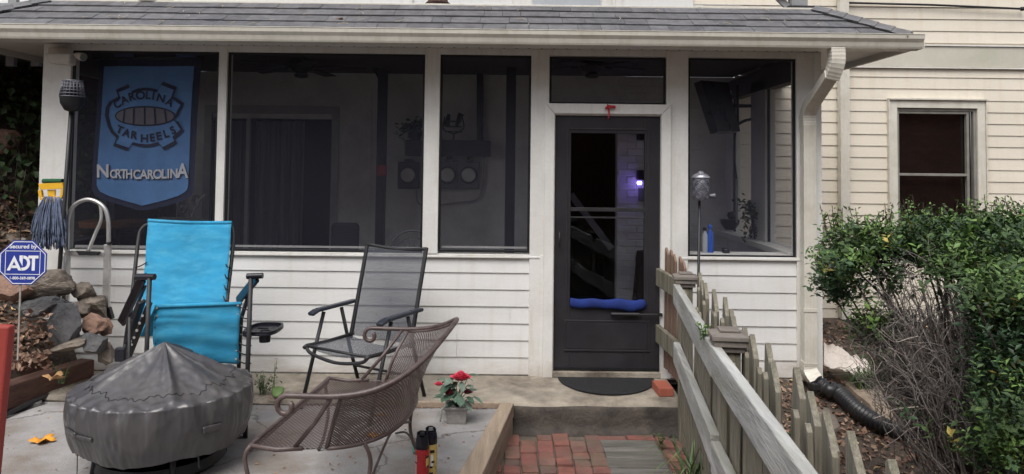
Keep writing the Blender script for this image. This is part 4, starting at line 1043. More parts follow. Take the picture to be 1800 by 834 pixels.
# ---- octagonal sign
sc = at(40, 462, -.85); su = 5.09/1300
sg_ = thing('yard_sign', 'blue octagonal security sign on a thin stake in front of the rock pile', 'sign', (sc.x, sc.y, .35))
R1 = 41.5*su
def octo(r, y, th): 
    pts = [(sc.x+r*math.cos(PI/8+i*PI/4)/math.cos(PI/8), sc.z+r*.93*math.sin(PI/8+i*PI/4)/math.cos(PI/8)) for i in range(8)]; return pts
bd = MB().slab(octo(R1, 0, 0), sc.y, sc.y+.006).build('panel', K['signblue'], sg_, bevel=.001)
pr = MB()
def strip_poly(mb, pts, w, y):
    n = len(pts); cx = sum(p[0] for p in pts)/n; cz = sum(p[1] for p in pts)/n
    inn = [(cx+(p[0]-cx)*(1-w), cz+(p[1]-cz)*(1-w)) for p in pts]
    mb.add([(p[0], y, p[1]) for p in pts]+[(p[0], y, p[1]) for p in inn], [(i, (i+1) % n, (i+1) % n+n, i+n) for i in range(n)])
strip_poly(pr, octo(R1*.955, 0, 0), .035, sc.y-.0012)
w_, h_ = R1*.74, R1*.50
def bar(x0, x1, z0_, z1_): pr.add([(sc.x+x0, sc.y-.0012, sc.z+z0_), (sc.x+x1, sc.y-.0012, sc.z+z0_), (sc.x+x1, sc.y-.0012, sc.z+z1_), (sc.x+x0, sc.y-.0012, sc.z+z1_)], [(0, 1, 2, 3)])
tk = .004
bar(-w_, w_, h_-tk, h_); bar(-w_, w_, -h_, -h_+tk); bar(-w_, -w_+tk, -h_+tk, h_-tk); bar(w_-tk, w_, -h_+tk, h_-tk)
pl = lambda dx, dz, kx=1: (lambda x, y: (sc.x+dx+x*kx, sc.y-.0015, sc.z+dz+y))
text_mesh(pr, 'Secured by', .038, pl(0, R1*.60, 1.1)); text_mesh(pr, '1-800-369-0898', .026, pl(0, -R1*.70, 1.05))
A_ = R1
def poly(pts): pr.add([(sc.x+x*A_, sc.y-.0016, sc.z+z*A_) for x, z in pts], [tuple(range(len(pts)))])
# A
for t_ in ([(-.66, -.33), (-.52, -.33), (-.36, .05), (-.36, .30)], [(-.36, .05), (-.17, -.33), (-.03, -.33), (-.36, .30)][::1], [(-.50, -.23), (-.22, -.23), (-.27, -.12), (-.45, -.12)]): poly(t_)
# D
poly([(-.14, .30), (-.02, .30), (-.02, -.12), (-.14, .10)])
poly([(-.02, -.12), (-.02, .30), (.0, .30), (.0, -.16)])
arc = [(0+.30*math.cos(t)+.02, -.015+.315*math.sin(t)) for t in [PI/2-PI*k/12 for k in range(13)]]; arci = [(0+.17*math.cos(t)+.02, -.015+.19*math.sin(t)) for t in [PI/2-PI*k/12 for k in range(13)]]
for k in range(12): poly([arc[k], arc[k+1], arci[k+1], arci[k]])
poly([(-.02, -.33), (.02, -.33), (.02, -.205), (-.06, -.22)])
# T
poly([(.24, .30), (.66, .30), (.66, .18), (.22, .18)]); poly([(.39, .18), (.52, .18), (.52, -.33), (.39, -.33)])
pr.build('lettering', K['signwhite'], bd)
MB().box(sc.x-.022, sc.x-.010, sc.y+.007, sc.y+.013, .30, sc.z+R1+.004).build('stake', K['stake'], sg_, bevel=.001)
MB().box(sc.x-.006, sc.x+.012, sc.y-.002, sc.y+.01, sc.z+R1*.94, sc.z+R1*.94+.012).build('clip', K['stake'], sg_)

# ---- red painted post at the left edge
q = MB(); q.add([(-2.30, -3.24, -.04), (-1.875, -3.24, -.04), (-1.875, -3.20, -.04), (-2.30, -3.20, -.04), (-2.30, -3.24, 1.075), (-1.81, -3.24, 1.065), (-1.81, -3.20, 1.065), (-2.30, -3.20, 1.075)], [(0, 3, 2, 1), (4, 5, 6, 7), (0, 1, 5, 4), (1, 2, 6, 5), (2, 3, 7, 6), (3, 0, 4, 7)])
rt = thing('red_board', 'red painted upright wooden board at the left edge of the photo', 'board', (-2.05, -3.22, -.035)); q.build('body', K['redwood'], rt, bevel=.008)
MB().box(-2.3, -1.88, -3.196, -3.16, .9, .98).build('batten', K['redwood'], rt, bevel=.004)
#@@PART3
# ================================================================== RIGHT YARD
def G(px, py, z):
    a = at(px, py, 0); d = a-EYE; k = (z-EYE.z)/d.z; p = EYE+d*k; return (p.x, p.y)
pth = [V(2.38, -.17, .02), V(2.43, -.24, -.015)]+[V(*G(px, py, z), z) for px, py, z in ((1470, 688, -.03), (1508, 722, -.07), (1550, 748, -.105), (1585, 762, -.135), (1620, 768, -.18))]
sp_ = spline(pth, 30); L = [0]
for a, b in zip(sp_[:-1], sp_[1:]): L.append(L[-1]+(b-a).length)
dense = []; tot = L[-1]; n = int(tot/.008); j = 0
for i in range(n):
    s = tot*i/(n-1)
    while j < len(L)-2 and L[j+1] < s: j += 1
    dense.append(sp_[j].lerp(sp_[j+1], (s-L[j])/max(1e-6, L[j+1]-L[j])))
q = MB(); q.tube(dense, [(.062 if (i % 4) in (0, 1) else .048) for i in range(n)], 18)
dp = thing('drain_pipe', 'black corrugated drain pipe running from the white downspout foot into the yard', 'drain pipe', (2.4, -.17, 0))
q.build('corrugated_pipe', K['pipe'], dp, smooth=True, ang=60)
MB().box(2.315, 2.425, -.235, -.12, -.03, .03).build('adapter', K['pipe'], dp, bevel=.012)

def flatstone(name, pts, z0_, z1_, m, label, seed, cat='stone'):
    bm = bmesh.new(); n = len(pts); ring = []
    for lv, (z, k) in enumerate(((z0_, 1.0), (z1_-.05, 1.02), (z1_-.012, .97), (z1_, .86))):
        cx = sum(p[0] for p in pts)/n; cy = sum(p[1] for p in pts)/n
        r = []
        for i in range(n*4):
            a = V(*pts[i//4], 0); b = V(*pts[(i//4+1) % n], 0); p = a.lerp(b, (i % 4)/4)
            p = V(cx+(p.x-cx)*k, cy+(p.y-cy)*k, z+.03*noise.noise(V(p.x*3, p.y*3, seed+lv*.3))); r.append(bm.verts.new(p))
        ring.append(r)
    m4 = n*4
    for a, b in zip(ring[:-1], ring[1:]):
        for i in range(m4): bm.faces.new((a[i], a[(i+1) % m4], b[(i+1) % m4], b[i]))
    c = bm.verts.new(V(cx, cy, z1_+.01))
    for i in range(m4): bm.faces.new((ring[-1][i], ring[-1][(i+1) % m4], c))
    me = bpy.data.meshes.new(name); bm.to_mesh(me); bm.free(); me.materials.append(m)
    for p in me.polygons: p.use_smooth = True
    me.set_sharp_from_angle(angle=math.radians(40))
    o = bpy.data.objects.new(name, me); COL.objects.link(o); return tag(o, label, cat)
flatstone('flat_stone', [G(1452, 625, -.06), G(1500, 632, -.06), G(1545, 672, -.06), G(1566, 705, -.06), G(1572, 733, -.06), G(1540, 722, -.06), G(1492, 680, -.06), G(1455, 650, -.06)], -.35, -.055, K['slabstone'], 'long tan flat stone lying beside the black drain pipe', 1)
flatstone('flat_stone', [G(1415, 700, -.1), G(1460, 705, -.1), G(1478, 740, -.1), G(1440, 760, -.1), G(1400, 735, -.1)], -.35, -.12, K['rock'], 'small grey stone on the fence side of the black drain pipe', 2)
# crumpled white sheeting
sh0 = [G(1445, 600, .05), G(1490, 590, .05), G(1535, 640, .0), G(1525, 668, .0), G(1470, 640, .02)]
cx = sum(p[0] for p in sh0)/5; cy = sum(p[1] for p in sh0)/5
q = MB(); bx = at(1452, 600, .35); 
def shfn(u, v):
    p = at(1448+u*82, 602+u*42+v*(40-18*u), .35-.25*v-.12*u)
    nz = noise.noise(V(u*5, v*4, 2))*.05+noise.noise(V(u*14, v*9, 5))*.022
    z = max(p.z, hgt(p.x, p.y)+.01); return (p.x+nz*.4, p.y+nz, z+nz*1.0+.03*math.sin(v*PI))
q.grid(shfn, 40, 24); tag(q.build('plastic_sheeting', K['sheet'], smooth=True, solid=.003), 'crumpled dusty white sheeting between the porch corner and the flat stone', 'sheeting')

# ---- shrub
SB = V(2.30, -2.3, -.42)
shrub = thing('shrub', 'large leggy green shrub with bare grey stems in the right foreground', 'shrub', tuple(SB))
rs = random.Random(77)
tips = []
def sprig(q, dark, c, n, r, lean=(0, 0, .3)):
    for _ in range(n):
        o_ = V(rs.gauss(0, 1), rs.gauss(0, 1), rs.gauss(0, .8))*r*.55
        # little whorl of leaves round a shoot
        pc = c+o_; sh_d = (V(rs.gauss(0, .5), rs.gauss(0, .5), 1)).normalized()
        for k in range(7):
            t = k*.012; a = k*2.4; lf = pc+sh_d*t
            per = sh_d.orthogonal().normalized(); per = Matrix.Rotation(a, 3, sh_d) @ per
            dr = (per+sh_d*.55).normalized(); L_ = rs.choice((.018, .026, .034, .046))*rs.uniform(.8, 1.2); sd_ = dr.cross(sh_d).normalized()*L_*.25
            m_ = lf+dr*L_*.5
            q.add([lf, m_+sd_+sh_d*.002, lf+dr*L_-sh_d*.003, m_-sd_+sh_d*.002], [(0, 1, 2, 3)])
# crown volumes given in picture terms at their own depths: (px, py, depth, radius px)
blobs = []
def band(cx, cy, rx, ry, Y, n):
    for _ in range(n):
        a = rs.uniform(0, 2*PI); k = math.sqrt(rs.random()); yy = Y+rs.gauss(0, .16)
        px = cx+rx*k*math.cos(a); py = cy+ry*k*math.sin(a); blobs.append((px, py, yy))
band(1474, 478, 28, 32, -1.9, 50); band(1520, 446, 46, 26, -1.85, 52); band(1590, 448, 60, 28, -1.9, 62); band(1655, 432, 56, 32, -1.9, 60); band(1720, 436, 56, 34, -2.0, 70)
band(1775, 436, 46, 46, -2.1, 80); band(1560, 500, 40, 18, -1.95, 14); band(1480, 515, 34, 16, -1.9, 16); band(1700, 480, 60, 30, -2.2, 50)
band(1760, 540, 60, 50, -2.6, 150); band(1780, 640, 50, 70, -2.6, 150); band(1750, 760, 60, 80, -2.6, 130); band(1540, 590, 34, 22, -1.9, 30); band(1655, 740, 40, 40, -2.2, 26); band(1800, 480, 50, 70, -2.3, 120); band(1620, 700, 30, 40, -2.1, 14)
q1, q2_, q3, q4 = MB(), MB(), MB(), MB(); anchors = []
for px, py, yy in blobs:
    if 1600 < px < 1735 and 500 < py and rs.random() < .75: continue
    c = at(px, py, yy); anchors.append(c)
    nn = noise.noise(c*5); up_ = noise.noise(V(px*.02, yy*3, 1))
    tgt = q3 if nn < -.18 else (q2_ if (nn > .12 and rs.random() < .6) or rs.random() < .06 else q1)
    sprig(tgt, 0, c, rs.randint(3, 8), .08)
    if rs.random() < .10: sprig(q4, 0, c, 1, .07)
q4.build('old_leaves', mat('yellowing leaf', (.25, .20, .05), .6, .3, 8, 0, island=.5), shrub); q1.build('foliage', K['leafgreen'], shrub); q2_.build('young_foliage', K['leafbright'], shrub); q3.build('dark_foliage', K['leafdark'], shrub)  # darkest leaf tone is scattered through the crown by noise
# shoots sticking out of the top
q = MB(); st_ = MB()
for _ in range(110):
    px = rs.uniform(1445, 1795); yy = -1.95+rs.gauss(0, .1); c = at(px, 418-(px-1450)*.07+rs.uniform(-12, 14), yy); e = c+V(rs.uniform(-.04, .04), rs.uniform(-.03, .03), rs.uniform(.05, .16))
    st_.tube([c, e], .0018, 4)
    for k in range(11):
        t = k/10; p = c.lerp(e, t); q.add(*leafshape(p+V(rs.gauss(0, .008), rs.gauss(0, .008), 0), .027, rs, .8, .5))
q.build('shoot_leaves', K['leafbright'], shrub); st_.build('shoot', K['darktwig'], shrub)['kind'] = 'stuff'
# main stems: from the base fan out to the crown anchors
stems = MB(); fine = MB(); rs = random.Random(5)
for i in range(46):
    c = anchors[rs.randrange(len(anchors))]; b = SB+V(rs.gauss(0, .09)+.12, rs.gauss(0, .09), 0)
    m1 = b.lerp(c, .4)+V(rs.gauss(0, .04)+.05, rs.gauss(0, .04), .05); m2 = b.lerp(c, .72)+V(rs.gauss(0, .05), rs.gauss(0, .05), .02)
    stems.tube([b, m1, m2, c], [rs.uniform(.009, .017), .004], 6, 5)
stems.build('stem', K['darktwig'], shrub, smooth=True)
for i in range(430):
    b = SB+V(rs.uniform(-.15, .35), rs.gauss(0, .12), rs.uniform(.05, .55)); px = rs.uniform(1545, 1745); c = at(px, rs.uniform(455, 720), -2.1+rs.gauss(0, .15))
    if rs.random() < .18: c = at(rs.uniform(1500, 1600), rs.uniform(540, 680), -2.1)
    b = b.lerp(c, rs.uniform(.15, .6)); d = c-b; pts = [b]
    for k in range(1, 5): pts.append(b+d*k/4+V(rs.gauss(0, .026), rs.gauss(0, .026), rs.gauss(0, .02)))
    fine.tube(pts, [rs.uniform(.0026, .005), .0014], 4, 2)
    for k in (2, 3, 4):
        for _r in range(2):
            e = pts[k]+V(rs.gauss(0, .06), rs.gauss(0, .05), rs.uniform(-.02, .10)); mm = pts[k].lerp(e, .5)+V(rs.gauss(0, .01), 0, .012); fine.tube([pts[k], mm, e], [.002, .0008], 3)
            if rs.random() < .5: fine.tube([mm, mm+V(rs.gauss(0, .03), rs.gauss(0, .02), .03)], [.0013, .0006], 3)
fine.build('bare_twigs', K['twig'], shrub)['kind'] = 'stuff'
# pale antler-like twigs low in front
ant = MB(); rs = random.Random(15)
for i in range(16):
    px = rs.uniform(1540, 1700); py = rs.uniform(560, 760); p = at(px, py, -2.3+rs.gauss(0, .1)); a = rs.uniform(-.6, 1.2)
    pts = [p]; d = V(-math.cos(a), 0, math.sin(a))
    for k in range(4): d = (d+V(rs.gauss(0, .22), rs.gauss(0, .2), rs.gauss(0, .22))).normalized(); pts.append(pts[-1]+d*.055)
    ant.tube(pts, [.003, .001], 5, 3); ant.tube([pts[2], pts[2]+V(rs.gauss(0, .04), 0, .06)], [.002, .001], 4)
ant.build('dead_twigs', mat('bleached twig', (.33, .28, .25), .8, .2, 20), shrub, smooth=True)['kind'] = 'stuff'
# a second low bush part close to the frame edge
sh2 = thing('low_bush', 'dark low bush at the bottom right corner of the photo under the big shrub', 'bush', (2.75, -2.9, -.5))
q = MB(); rs = random.Random(9)
for _ in range(170):
    c = V(2.62+rs.gauss(0, .16), -2.9+rs.gauss(0, .14), -.1+rs.gauss(0, .2)); sprig(q, 0, c, 4, .07)
q.build('foliage', K['leafdark'], sh2)
st_ = MB()
for i in range(14): st_.tube([V(2.7, -2.85, -.5)+V(rs.gauss(0, .06), rs.gauss(0, .06), 0), V(2.6+rs.gauss(0, .15), -2.9+rs.gauss(0, .12), rs.uniform(-.1, .2))], [.008, .003], 6)
st_.build('stem', K['darktwig'], sh2, smooth=True)

# ================================================================== BLUE RECLINER
rc = thing('zero_gravity_recliner', 'turquoise sling recliner with black tube frame and side cup tray behind the covered fire pit', 'recliner', tuple(V(-2.2, -1.05, -.035)))
def quad(mb, tl, tr, br, bl, nu, nv, sag=0, sagn=(0, 1, 0), bow=0):
    sagn = Vector(sagn)
    mb.grid(lambda u, v: (tl.lerp(tr, u)).lerp(bl.lerp(br, u), v)+sagn*(sag*math.sin(u*PI)*math.sin(v*PI)+.003*math.sin(v*23+u*3)), nu, nv); return mb
Z0 = -.035
b_tl, b_tr, b_br, b_bl = at(260, 389, -.62), at(407, 393, -.62), at(393, 590, -.92), at(246, 590, -.92)
quad(MB(), b_tl, b_tr, b_br, b_bl, 20, 24, .03).build('backrest', K['blue'], rc, smooth=True, solid=.004)
MB().tube([b_tl+V(0, .004, .004), b_tl.lerp(b_tr, .5)+V(0, .004, -.004), b_tr+V(0, .004, .004)], .013, 8, 4).build('top_hem', K['blue'], rc, smooth=True)
s_fl, s_fr = at(273, 539, -1.26), at(424, 534, -1.26)
quad(MB(), b_bl+V(.01, -.02, .0), b_br+V(-.01, -.02, 0), s_fr, s_fl, 16, 16, -.05, (0, 0, 1)).build('seat', K['blue'], rc, smooth=True, solid=.004)
l_br, l_bl = at(420, 640, -1.20), at(271, 632, -1.20)
q = MB(); q.grid(lambda u, v: s_fl.lerp(s_fr, u).lerp(l_bl.lerp(l_br, u), v)+V(0, -.02*math.sin(v*PI)+.008*math.exp(-((v-.22)/.04)**2)*math.cos(u*2)+.004*math.sin(v*19+math.sin(u*4)), .004*math.sin(u*7)*(1-v)), 24, 40)
q.build('leg_rest', K['blue'], rc, smooth=True, solid=.004)
MB().tube([s_fl, s_fl.lerp(s_fr, .5), s_fr], .012, 8).build('knee_hem', K['blue'], rc, smooth=True)
fr = MB()
fr.tube([at(215, 640, -.98), at(232, 520, -.80), at(243, 425, -.64), at(250, 402, -.60), at(268, 394, -.585), at(330, 392, -.58), at(398, 396, -.585), at(410, 406, -.60), at(409, 440, -.64), at(400, 520, -.80), at(393, 600, -.98)], .0135, 10, 6)
fr.build('back_frame', K['char'], rc, smooth=True)
def floorpt(p, dx=0, dy=0): return V(p.x+dx, p.y+dy, Z0)
lf, rf = at(263, 489, -1.30), at(441, 489, -1.30)
MB().tube([lf, floorpt(lf, 0, -.02)], .0145, 10).build('leg', K['char'], rc, smooth=True)
MB().tube([rf, floorpt(at(434, 650, -1.30), 0, 0)], .0145, 10).build('leg', K['char'], rc, smooth=True)
MB().tube([at(238, 500, -1.1), at(222, 590, -.95), floorpt(at(212, 650, -.75))], .0135, 10).build('leg', K['char'], rc, smooth=True)
MB().tube([at(440, 510, -1.1), at(424, 560, -.95), floorpt(at(418, 640, -.75))], .0135, 10).build('leg', K['char'], rc, smooth=True)
MB().tube([at(228, 558, -1.28), floorpt(at(229, 640, -1.28))], .011, 10).build('strut', K['char'], rc, smooth=True)
MB().tube([floorpt(lf, 0, -.02), floorpt(at(434, 650, -1.30))], .0135, 8).build('foot_bar', K['char'], rc, smooth=True)
MB().tube([floorpt(at(212, 650, -.75)), floorpt(at(418, 640, -.75))], .0135, 8).build('foot_bar', K['char'], rc, smooth=True)
# arms: front bar stub and the hanging pad
MB().tube([at(240, 487, -1.28), at(272, 487, -1.30)], .02, 12).build('arm_cap', K['blackplastic'], rc, smooth=True, ang=40)
MB().tube([at(434, 486, -1.30), at(462, 485, -1.30)], .018, 12).build('arm_cap', K['blackplastic'], rc, smooth=True, ang=40)
q = MB(); A1, A2 = at(250, 490, -1.28), at(213, 568, -.92)
q.beam(A1, A2, .062, .022, (.2, -1, .3)); q.build('armrest', K['blackplastic'], rc, bevel=.008)
q = MB(); q.beam(at(452, 488, -1.28), at(418, 530, -.95), .062, .022, (-.2, -1, .3)); q.build('armrest', K['blackplastic'], rc, bevel=.008)
# hinge gear and perforated side strip
MB().beam(at(250, 530, -1.22), at(226, 600, -1.0), .022, .05, (0, -1, .3)).build('hinge_plate', K['char'], rc, bevel=.006)
MB().box(*(lambda p: (p.x-.035, p.x+.035, p.y-.02, p.y+.02, p.z-.05, p.z+.04))(at(213, 622, -1.1))).build('lock_block', K['blackplastic'], rc, bevel=.008)
MB().beam(at(262, 535, -1.25), at(225, 632, -.95), .012, .05, (0, -1, .3)).build('side_strip', K['char'], rc, bevel=.004)
for k in range(6):
    p = at(262, 535, -1.25).lerp(at(225, 632, -.95), .18+.13*k)+V(.0, -.012, 0); MB().tube([p+V(0, -.024, 0), p+V(0, -.020, 0)], .009, 10).build('eyelet', K['alu'], rc, smooth=True, ang=40)
MB().beam(at(255, 503, -1.24), at(232, 560, -1.1), .014, .02, (0, -1, .3)).build('link_bar', K['char'], rc, bevel=.003)
# elastic lacing
def lace(a, b): 
    q = MB(); q.tube([a, a.lerp(b, .5)+V(0, -.012, -.008), b], .0042, 6, 3); q.build('elastic_cord', K['black'], rc, smooth=True)
for k in range(7):
    t = .03+.148*k; pr_ = s_fr.lerp(l_br, t); lace(pr_+V(-.014, -.006, 0), V(rf.x-.002-.018*t, pr_.y+.005, pr_.z-.028+.0*k))
    pl_ = s_fl.lerp(l_bl, t); lace(pl_+V(.014, -.006, 0), V(lf.x+.012, pl_.y+.005, pl_.z-.03))
    MB().tube([pl_+V(.016, -.008, .003), pl_+V(.016, -.012, .003)], .007, 8).build('eyelet', K['alu'], rc)
    MB().tube([pr_+V(-.016, -.008, .003), pr_+V(-.016, -.012, .003)], .007, 8).build('eyelet', K['alu'], rc)
for k in range(6):
    t = .40+.095*k; pr_ = b_tr.lerp(b_br, t); fr_ = at(409, 440, -.64).lerp(at(393, 600, -.98), max(0, (t-.25)/.75)); lace(pr_+V(-.018, -.006, .02), V(fr_.x, fr_.y-.01, pr_.z-.01))
    pl_ = b_tl.lerp(b_bl, t); fl_ = at(243, 425, -.64).lerp(at(215, 640, -.98), max(0, (t-.2)/.95)); 
    if k in (0, 1): lace(pl_+V(.018, -.006, .02), V(fl_.x, fl_.y-.01, pl_.z-.02))
# cup tray
tc_ = at(464, 580, -1.12); tr = thing('cup_tray', 'black plastic cup tray clipped to the right side of the turquoise recliner', 'tray', tuple(tc_))
def oval(rx, ry, n=28, pw=.6): return [(tc_.x+rx*math.copysign(abs(math.cos(t))**pw, math.cos(t)), tc_.y+ry*math.copysign(abs(math.sin(t))**pw, math.sin(t))) for t in [2*PI*i/n for i in range(n)]]
q = MB().prism(oval(.105, .15), tc_.z-.008, tc_.z+.004); tp = q.build('tray_top', K['blackplastic'], tr, bevel=.003)
q = MB(); O1 = oval(.105, .15); O2 = oval(.092, .137); n = 28
q.add([(x, y, z) for z in (tc_.z+.0045, tc_.z+.018) for x, y in O1]+[(x, y, z) for z in (tc_.z+.0045, tc_.z+.018) for x, y in O2], [(i, (i+1) % n, n+(i+1) % n, n+i) for i in range(n)]+[(2*n+i, 3*n+i, 3*n+(i+1) % n, 2*n+(i+1) % n) for i in range(n)]+[(n+i, n+(i+1) % n, 3*n+(i+1) % n, 3*n+i) for i in range(n)])
q.build('tray_rim', K['blackplastic'], tr)
MB().lathe([(.034, -.06), (.038, -.009)], (tc_.x+.03, tc_.y-.07, tc_.z), 20).build('cup_holder', K['blackplastic'], tr, smooth=True, ang=40)
MB().lathe([(.036, 0), (.038, .004), (.03, .004), (.03, 0)], (tc_.x+.03, tc_.y-.07, tc_.z+.0045), 20, cap=False).build('cup_ring', K['char'], tr, smooth=True, ang=40)
MB().box(tc_.x-.05, tc_.x+.02, tc_.y+.02, tc_.y+.035, tc_.z+.0045, tc_.z+.01).box(tc_.x-.12, tc_.x-.09, tc_.y-.05, tc_.y+.02, tc_.z-.03, tc_.z+.0).build('clip', K['char'], tr, bevel=.002)

# ================================================================== FOLDING CHAIR (local frame: front = -y)
fc = thing('folding_chair', 'charcoal mesh folding armchair standing open before the white siding', 'chair', (-1.04, -.68, Z0), math.radians(-30.3))
def gridq(tl, tr, br, bl, nu, nv, uvs, fn=None):
    q = MB(); tl, tr, br, bl = map(Vector, (tl, tr, br, bl)); q.grid(lambda u, v: tl.lerp(tr, u).lerp(bl.lerp(br, u), v)+(fn(u, v) if fn else V(0, 0, 0)), nu, nv, uvs); return q
W2 = .28
gridq((-W2, .36, 1.09), (W2, .36, 1.09), (W2, .20, .42), (-W2, .20, .42), 12, 16, (260, 340), lambda u, v: V(0, .03*math.sin(u*PI), -.012*math.sin(u*PI)*(1-v))).build('backrest', K['sling'], fc, smooth=True, world=False)
gridq((-W2, .20, .42), (W2, .20, .42), (W2, -.26, .435), (-W2, -.26, .435), 12, 16, (260, 240), lambda u, v: V(0, 0, -.035*math.sin(u*PI))).build('seat', K['sling'], fc, smooth=True, world=False)
for s_ in (-1, 1):
    MB().beam((s_*W2, .362, 1.095), (s_*W2, .19, .40), .028, .022, (0, -1, .2)).build('back_frame', K['char'], fc, bevel=.005, world=False)
    MB().tube([(s_*W2, .22, .43), (s_*W2, -.05, .425), (s_*W2, -.25, .435), (s_*W2, -.275, .425)], .014, 8).build('seat_frame', K['char'], fc, smooth=True, world=False)
    MB().tube([(s_*(W2+.03), -.06, .635), (s_*(W2+.03), -.16, .32), (s_*(W2+.03), -.26, .0)], .0135, 8).build('leg', K['char'], fc, smooth=True, world=False)
    MB().tube([(s_*(W2+.03), .12, .635), (s_*(W2+.03), .22, .32), (s_*(W2+.03), .34, .0)], .0135, 8).build('leg', K['char'], fc, smooth=True, world=False)
    MB().lathe([(.018, 0), (.016, .03)], (s_*(W2+.03), -.262, 0), 10).build('foot_cap', K['blackplastic'], fc, smooth=True, world=False)
    MB().lathe([(.018, 0), (.016, .03)], (s_*(W2+.03), .342, 0), 10).build('foot_cap', K['blackplastic'], fc, smooth=True, world=False)
    q = MB(); q.beam((s_*(W2+.032), .27, .665), (s_*(W2+.032), -.13, .655), .05, .026); q.beam((s_*(W2+.032), -.13, .655), (s_*(W2+.032), -.19, .635), .056, .026)
    q.build('armrest', mat('black arm plastic %d' % s_, (.03, .034, .045), .3, .1, 5, 0), fc, bevel=.009, world=False)
MB().tube([(-W2, -.255, .43), (-W2+.06, -.26, .39), (0, -.26, .36), (W2-.06, -.26, .39), (W2, -.255, .43)], .012, 8, 5).build('front_bow', K['char'], fc, smooth=True, world=False)
MB().tube([(-W2, .355, 1.085), (0, .395, 1.06), (W2, .355, 1.085)], .012, 8, 5).build('top_bar', K['char'], fc, smooth=True, world=False)
MB().tube([(-W2-.03, .27, .18), (W2+.03, .27, .18)], .010, 8).build('stretcher', K['char'], fc, smooth=True, world=False)
MB().tube([(-W2, -.25, .433), (W2, -.25, .433)], .010, 8).build('front_bar', K['char'], fc, smooth=True, world=False)

# ================================================================== LOVESEAT
lv = thing('mesh_loveseat', 'brown wrought iron loveseat with curved mesh back standing sideways on the patio', 'loveseat', (-.85, -2.1, Z0))
vv = V(.085, .996, 0); ww = V(.996, -.085, 0); c0 = V(-.87, -2.07, 0)
def rimp(th, a=.66, b=.57, pa=.64):
    s_, c_ = math.sin(th), max(0, math.cos(th))
    return c0+vv*(a*math.copysign(abs(s_)**pa, s_))+ww*(b*c_**pa)
def rimz(th): return .67+.16*max(0, math.cos(th))**2.4
def botp(th): p = c0+(rimp(th, .53, .37, .8)-c0); p.z = .40; return p
def rp_(th): p = rimp(th); p.z = rimz(th); return p
TH = 1.36
q = MB()
def bfn(u, v):
    th = -TH+2*TH*u; a = rp_(th); b = botp(th); a = a.lerp(b, .05); p = a.lerp(b, v); out = (a-c0); out.z = 0
    return p+out.normalized()*(-.035*math.sin(v*PI))
q.grid(bfn, 60, 14, (78, 24)); q.build('back_mesh', K['brownmesh'], lv, smooth=True)
ths = [-PI/2+PI*i/48 for i in range(49)]
rim = MB(); fw = lambda s_: -ww*.06
pts = [rp_(t) for t in ths]
near, far = pts[0], pts[-1]
def scroll(e, sgn):
    out = []
    for k in range(12):
        a = k*.5; r = .045*(1-k*.045); out.append(e+(-ww)*(.0+r*math.sin(a))+V(0, 0, -.045+r*math.cos(a))+(-ww)*.03)
    return out
rim.tube(scroll(near, -1)[::-1]+[near-ww*.015]+pts[1:-1]+[far-ww*.015]+scroll(far, 1), .0125, 10)
rim.build('rim', K['brownmetal'], lv, smooth=True)
r2m = MB(); r2m.tube([bfn((t+TH)/(2*TH), 0) for t in [-TH+2*TH*i/40 for i in range(41)]], .007, 8)
for e in (0, 1): r2m.tube([Vector(bfn(e, k/8)) for k in range(9)], .009, 8)
r2m.tube([Vector(bfn(i/40, 1)) for i in range(41)], .010, 8)
r2m.build('back_frame', K['brownmetal'], lv, smooth=True)
for t in (-1.42, 1.42):
    a = rp_(t)-ww*.0; b = botp(t)-ww*.12; MB().tube([a, a.lerp(b, .5)+ww*.01, b], .010, 8).build('arm_support', K['brownmetal'], lv, smooth=True)
for t in (-.75, -.25, .25, .75):
    a = rp_(t); b = Vector(bfn((t+TH)/(2*TH), 0)); MB().tube([a, b], .006, 6).build('rim_stay', K['brownmetal'], lv, smooth=True)
fN = c0-vv*.53-ww*.24; fF = c0+vv*.53-ww*.24; fN.z = fF.z = .40
q = MB()
def sfn(u, v):
    th = -PI/2+PI*u; b = botp(th); f = fN.lerp(fF, (math.sin(th)*abs(math.sin(th))**-.2 if abs(math.sin(th)) > 1e-6 else 0)*.5+.5)
    f = fN.lerp(fF, .5+.5*math.copysign(abs(math.sin(th))**.8, math.sin(th))); f = f+V(0, 0, -.02*(1-abs(math.sin(th))**4)*0)
    p = f.lerp(b, v); p.z -= .012*math.sin(v*PI); return p
q.grid(sfn, 48, 20)
# lay the seat lattice out in metres
uvm = {}
for fi, f in enumerate(q.f): uvm[fi] = [(Vector(q.v[i]).dot(ww)*42, Vector(q.v[i]).dot(vv)*42) for i in f]
q.uv = uvm; q.build('seat_mesh', K['brownmesh'], lv, smooth=True)
q = MB(); q.tube([Vector(sfn(0, 1))]+[Vector(sfn(0, .5)), fN+V(0, 0, 0), fN.lerp(fF, .5), fF, Vector(sfn(1, .5)), Vector(sfn(1, 1))], .011, 8)
q.beam(fN+V(0, 0, -.012), fF+V(0, 0, -.012), .008, .03); q.build('seat_frame', K['brownmetal'], lv, smooth=True)
for p, d in ((fN, -1), (fF, 1)):
    MB().tube([p, p+V(-.02, d*.01, -.05), p+V(.0, 0, -.2), p+V(-.03, d*.02, -.36), V(p.x-.06, p.y+d*.03, Z0+.005)], .010, 8, 5).build('leg', K['brownmetal'], lv, smooth=True)
for t, d in ((-.9, -1), (.9, 1)):
    p = botp(t); MB().tube([p, p+V(.03, 0, -.08), p+V(.02, 0, -.25), V(p.x+.08, p.y+d*.02, Z0+.005)], .010, 8, 5).build('leg', K['brownmetal'], lv, smooth=True)
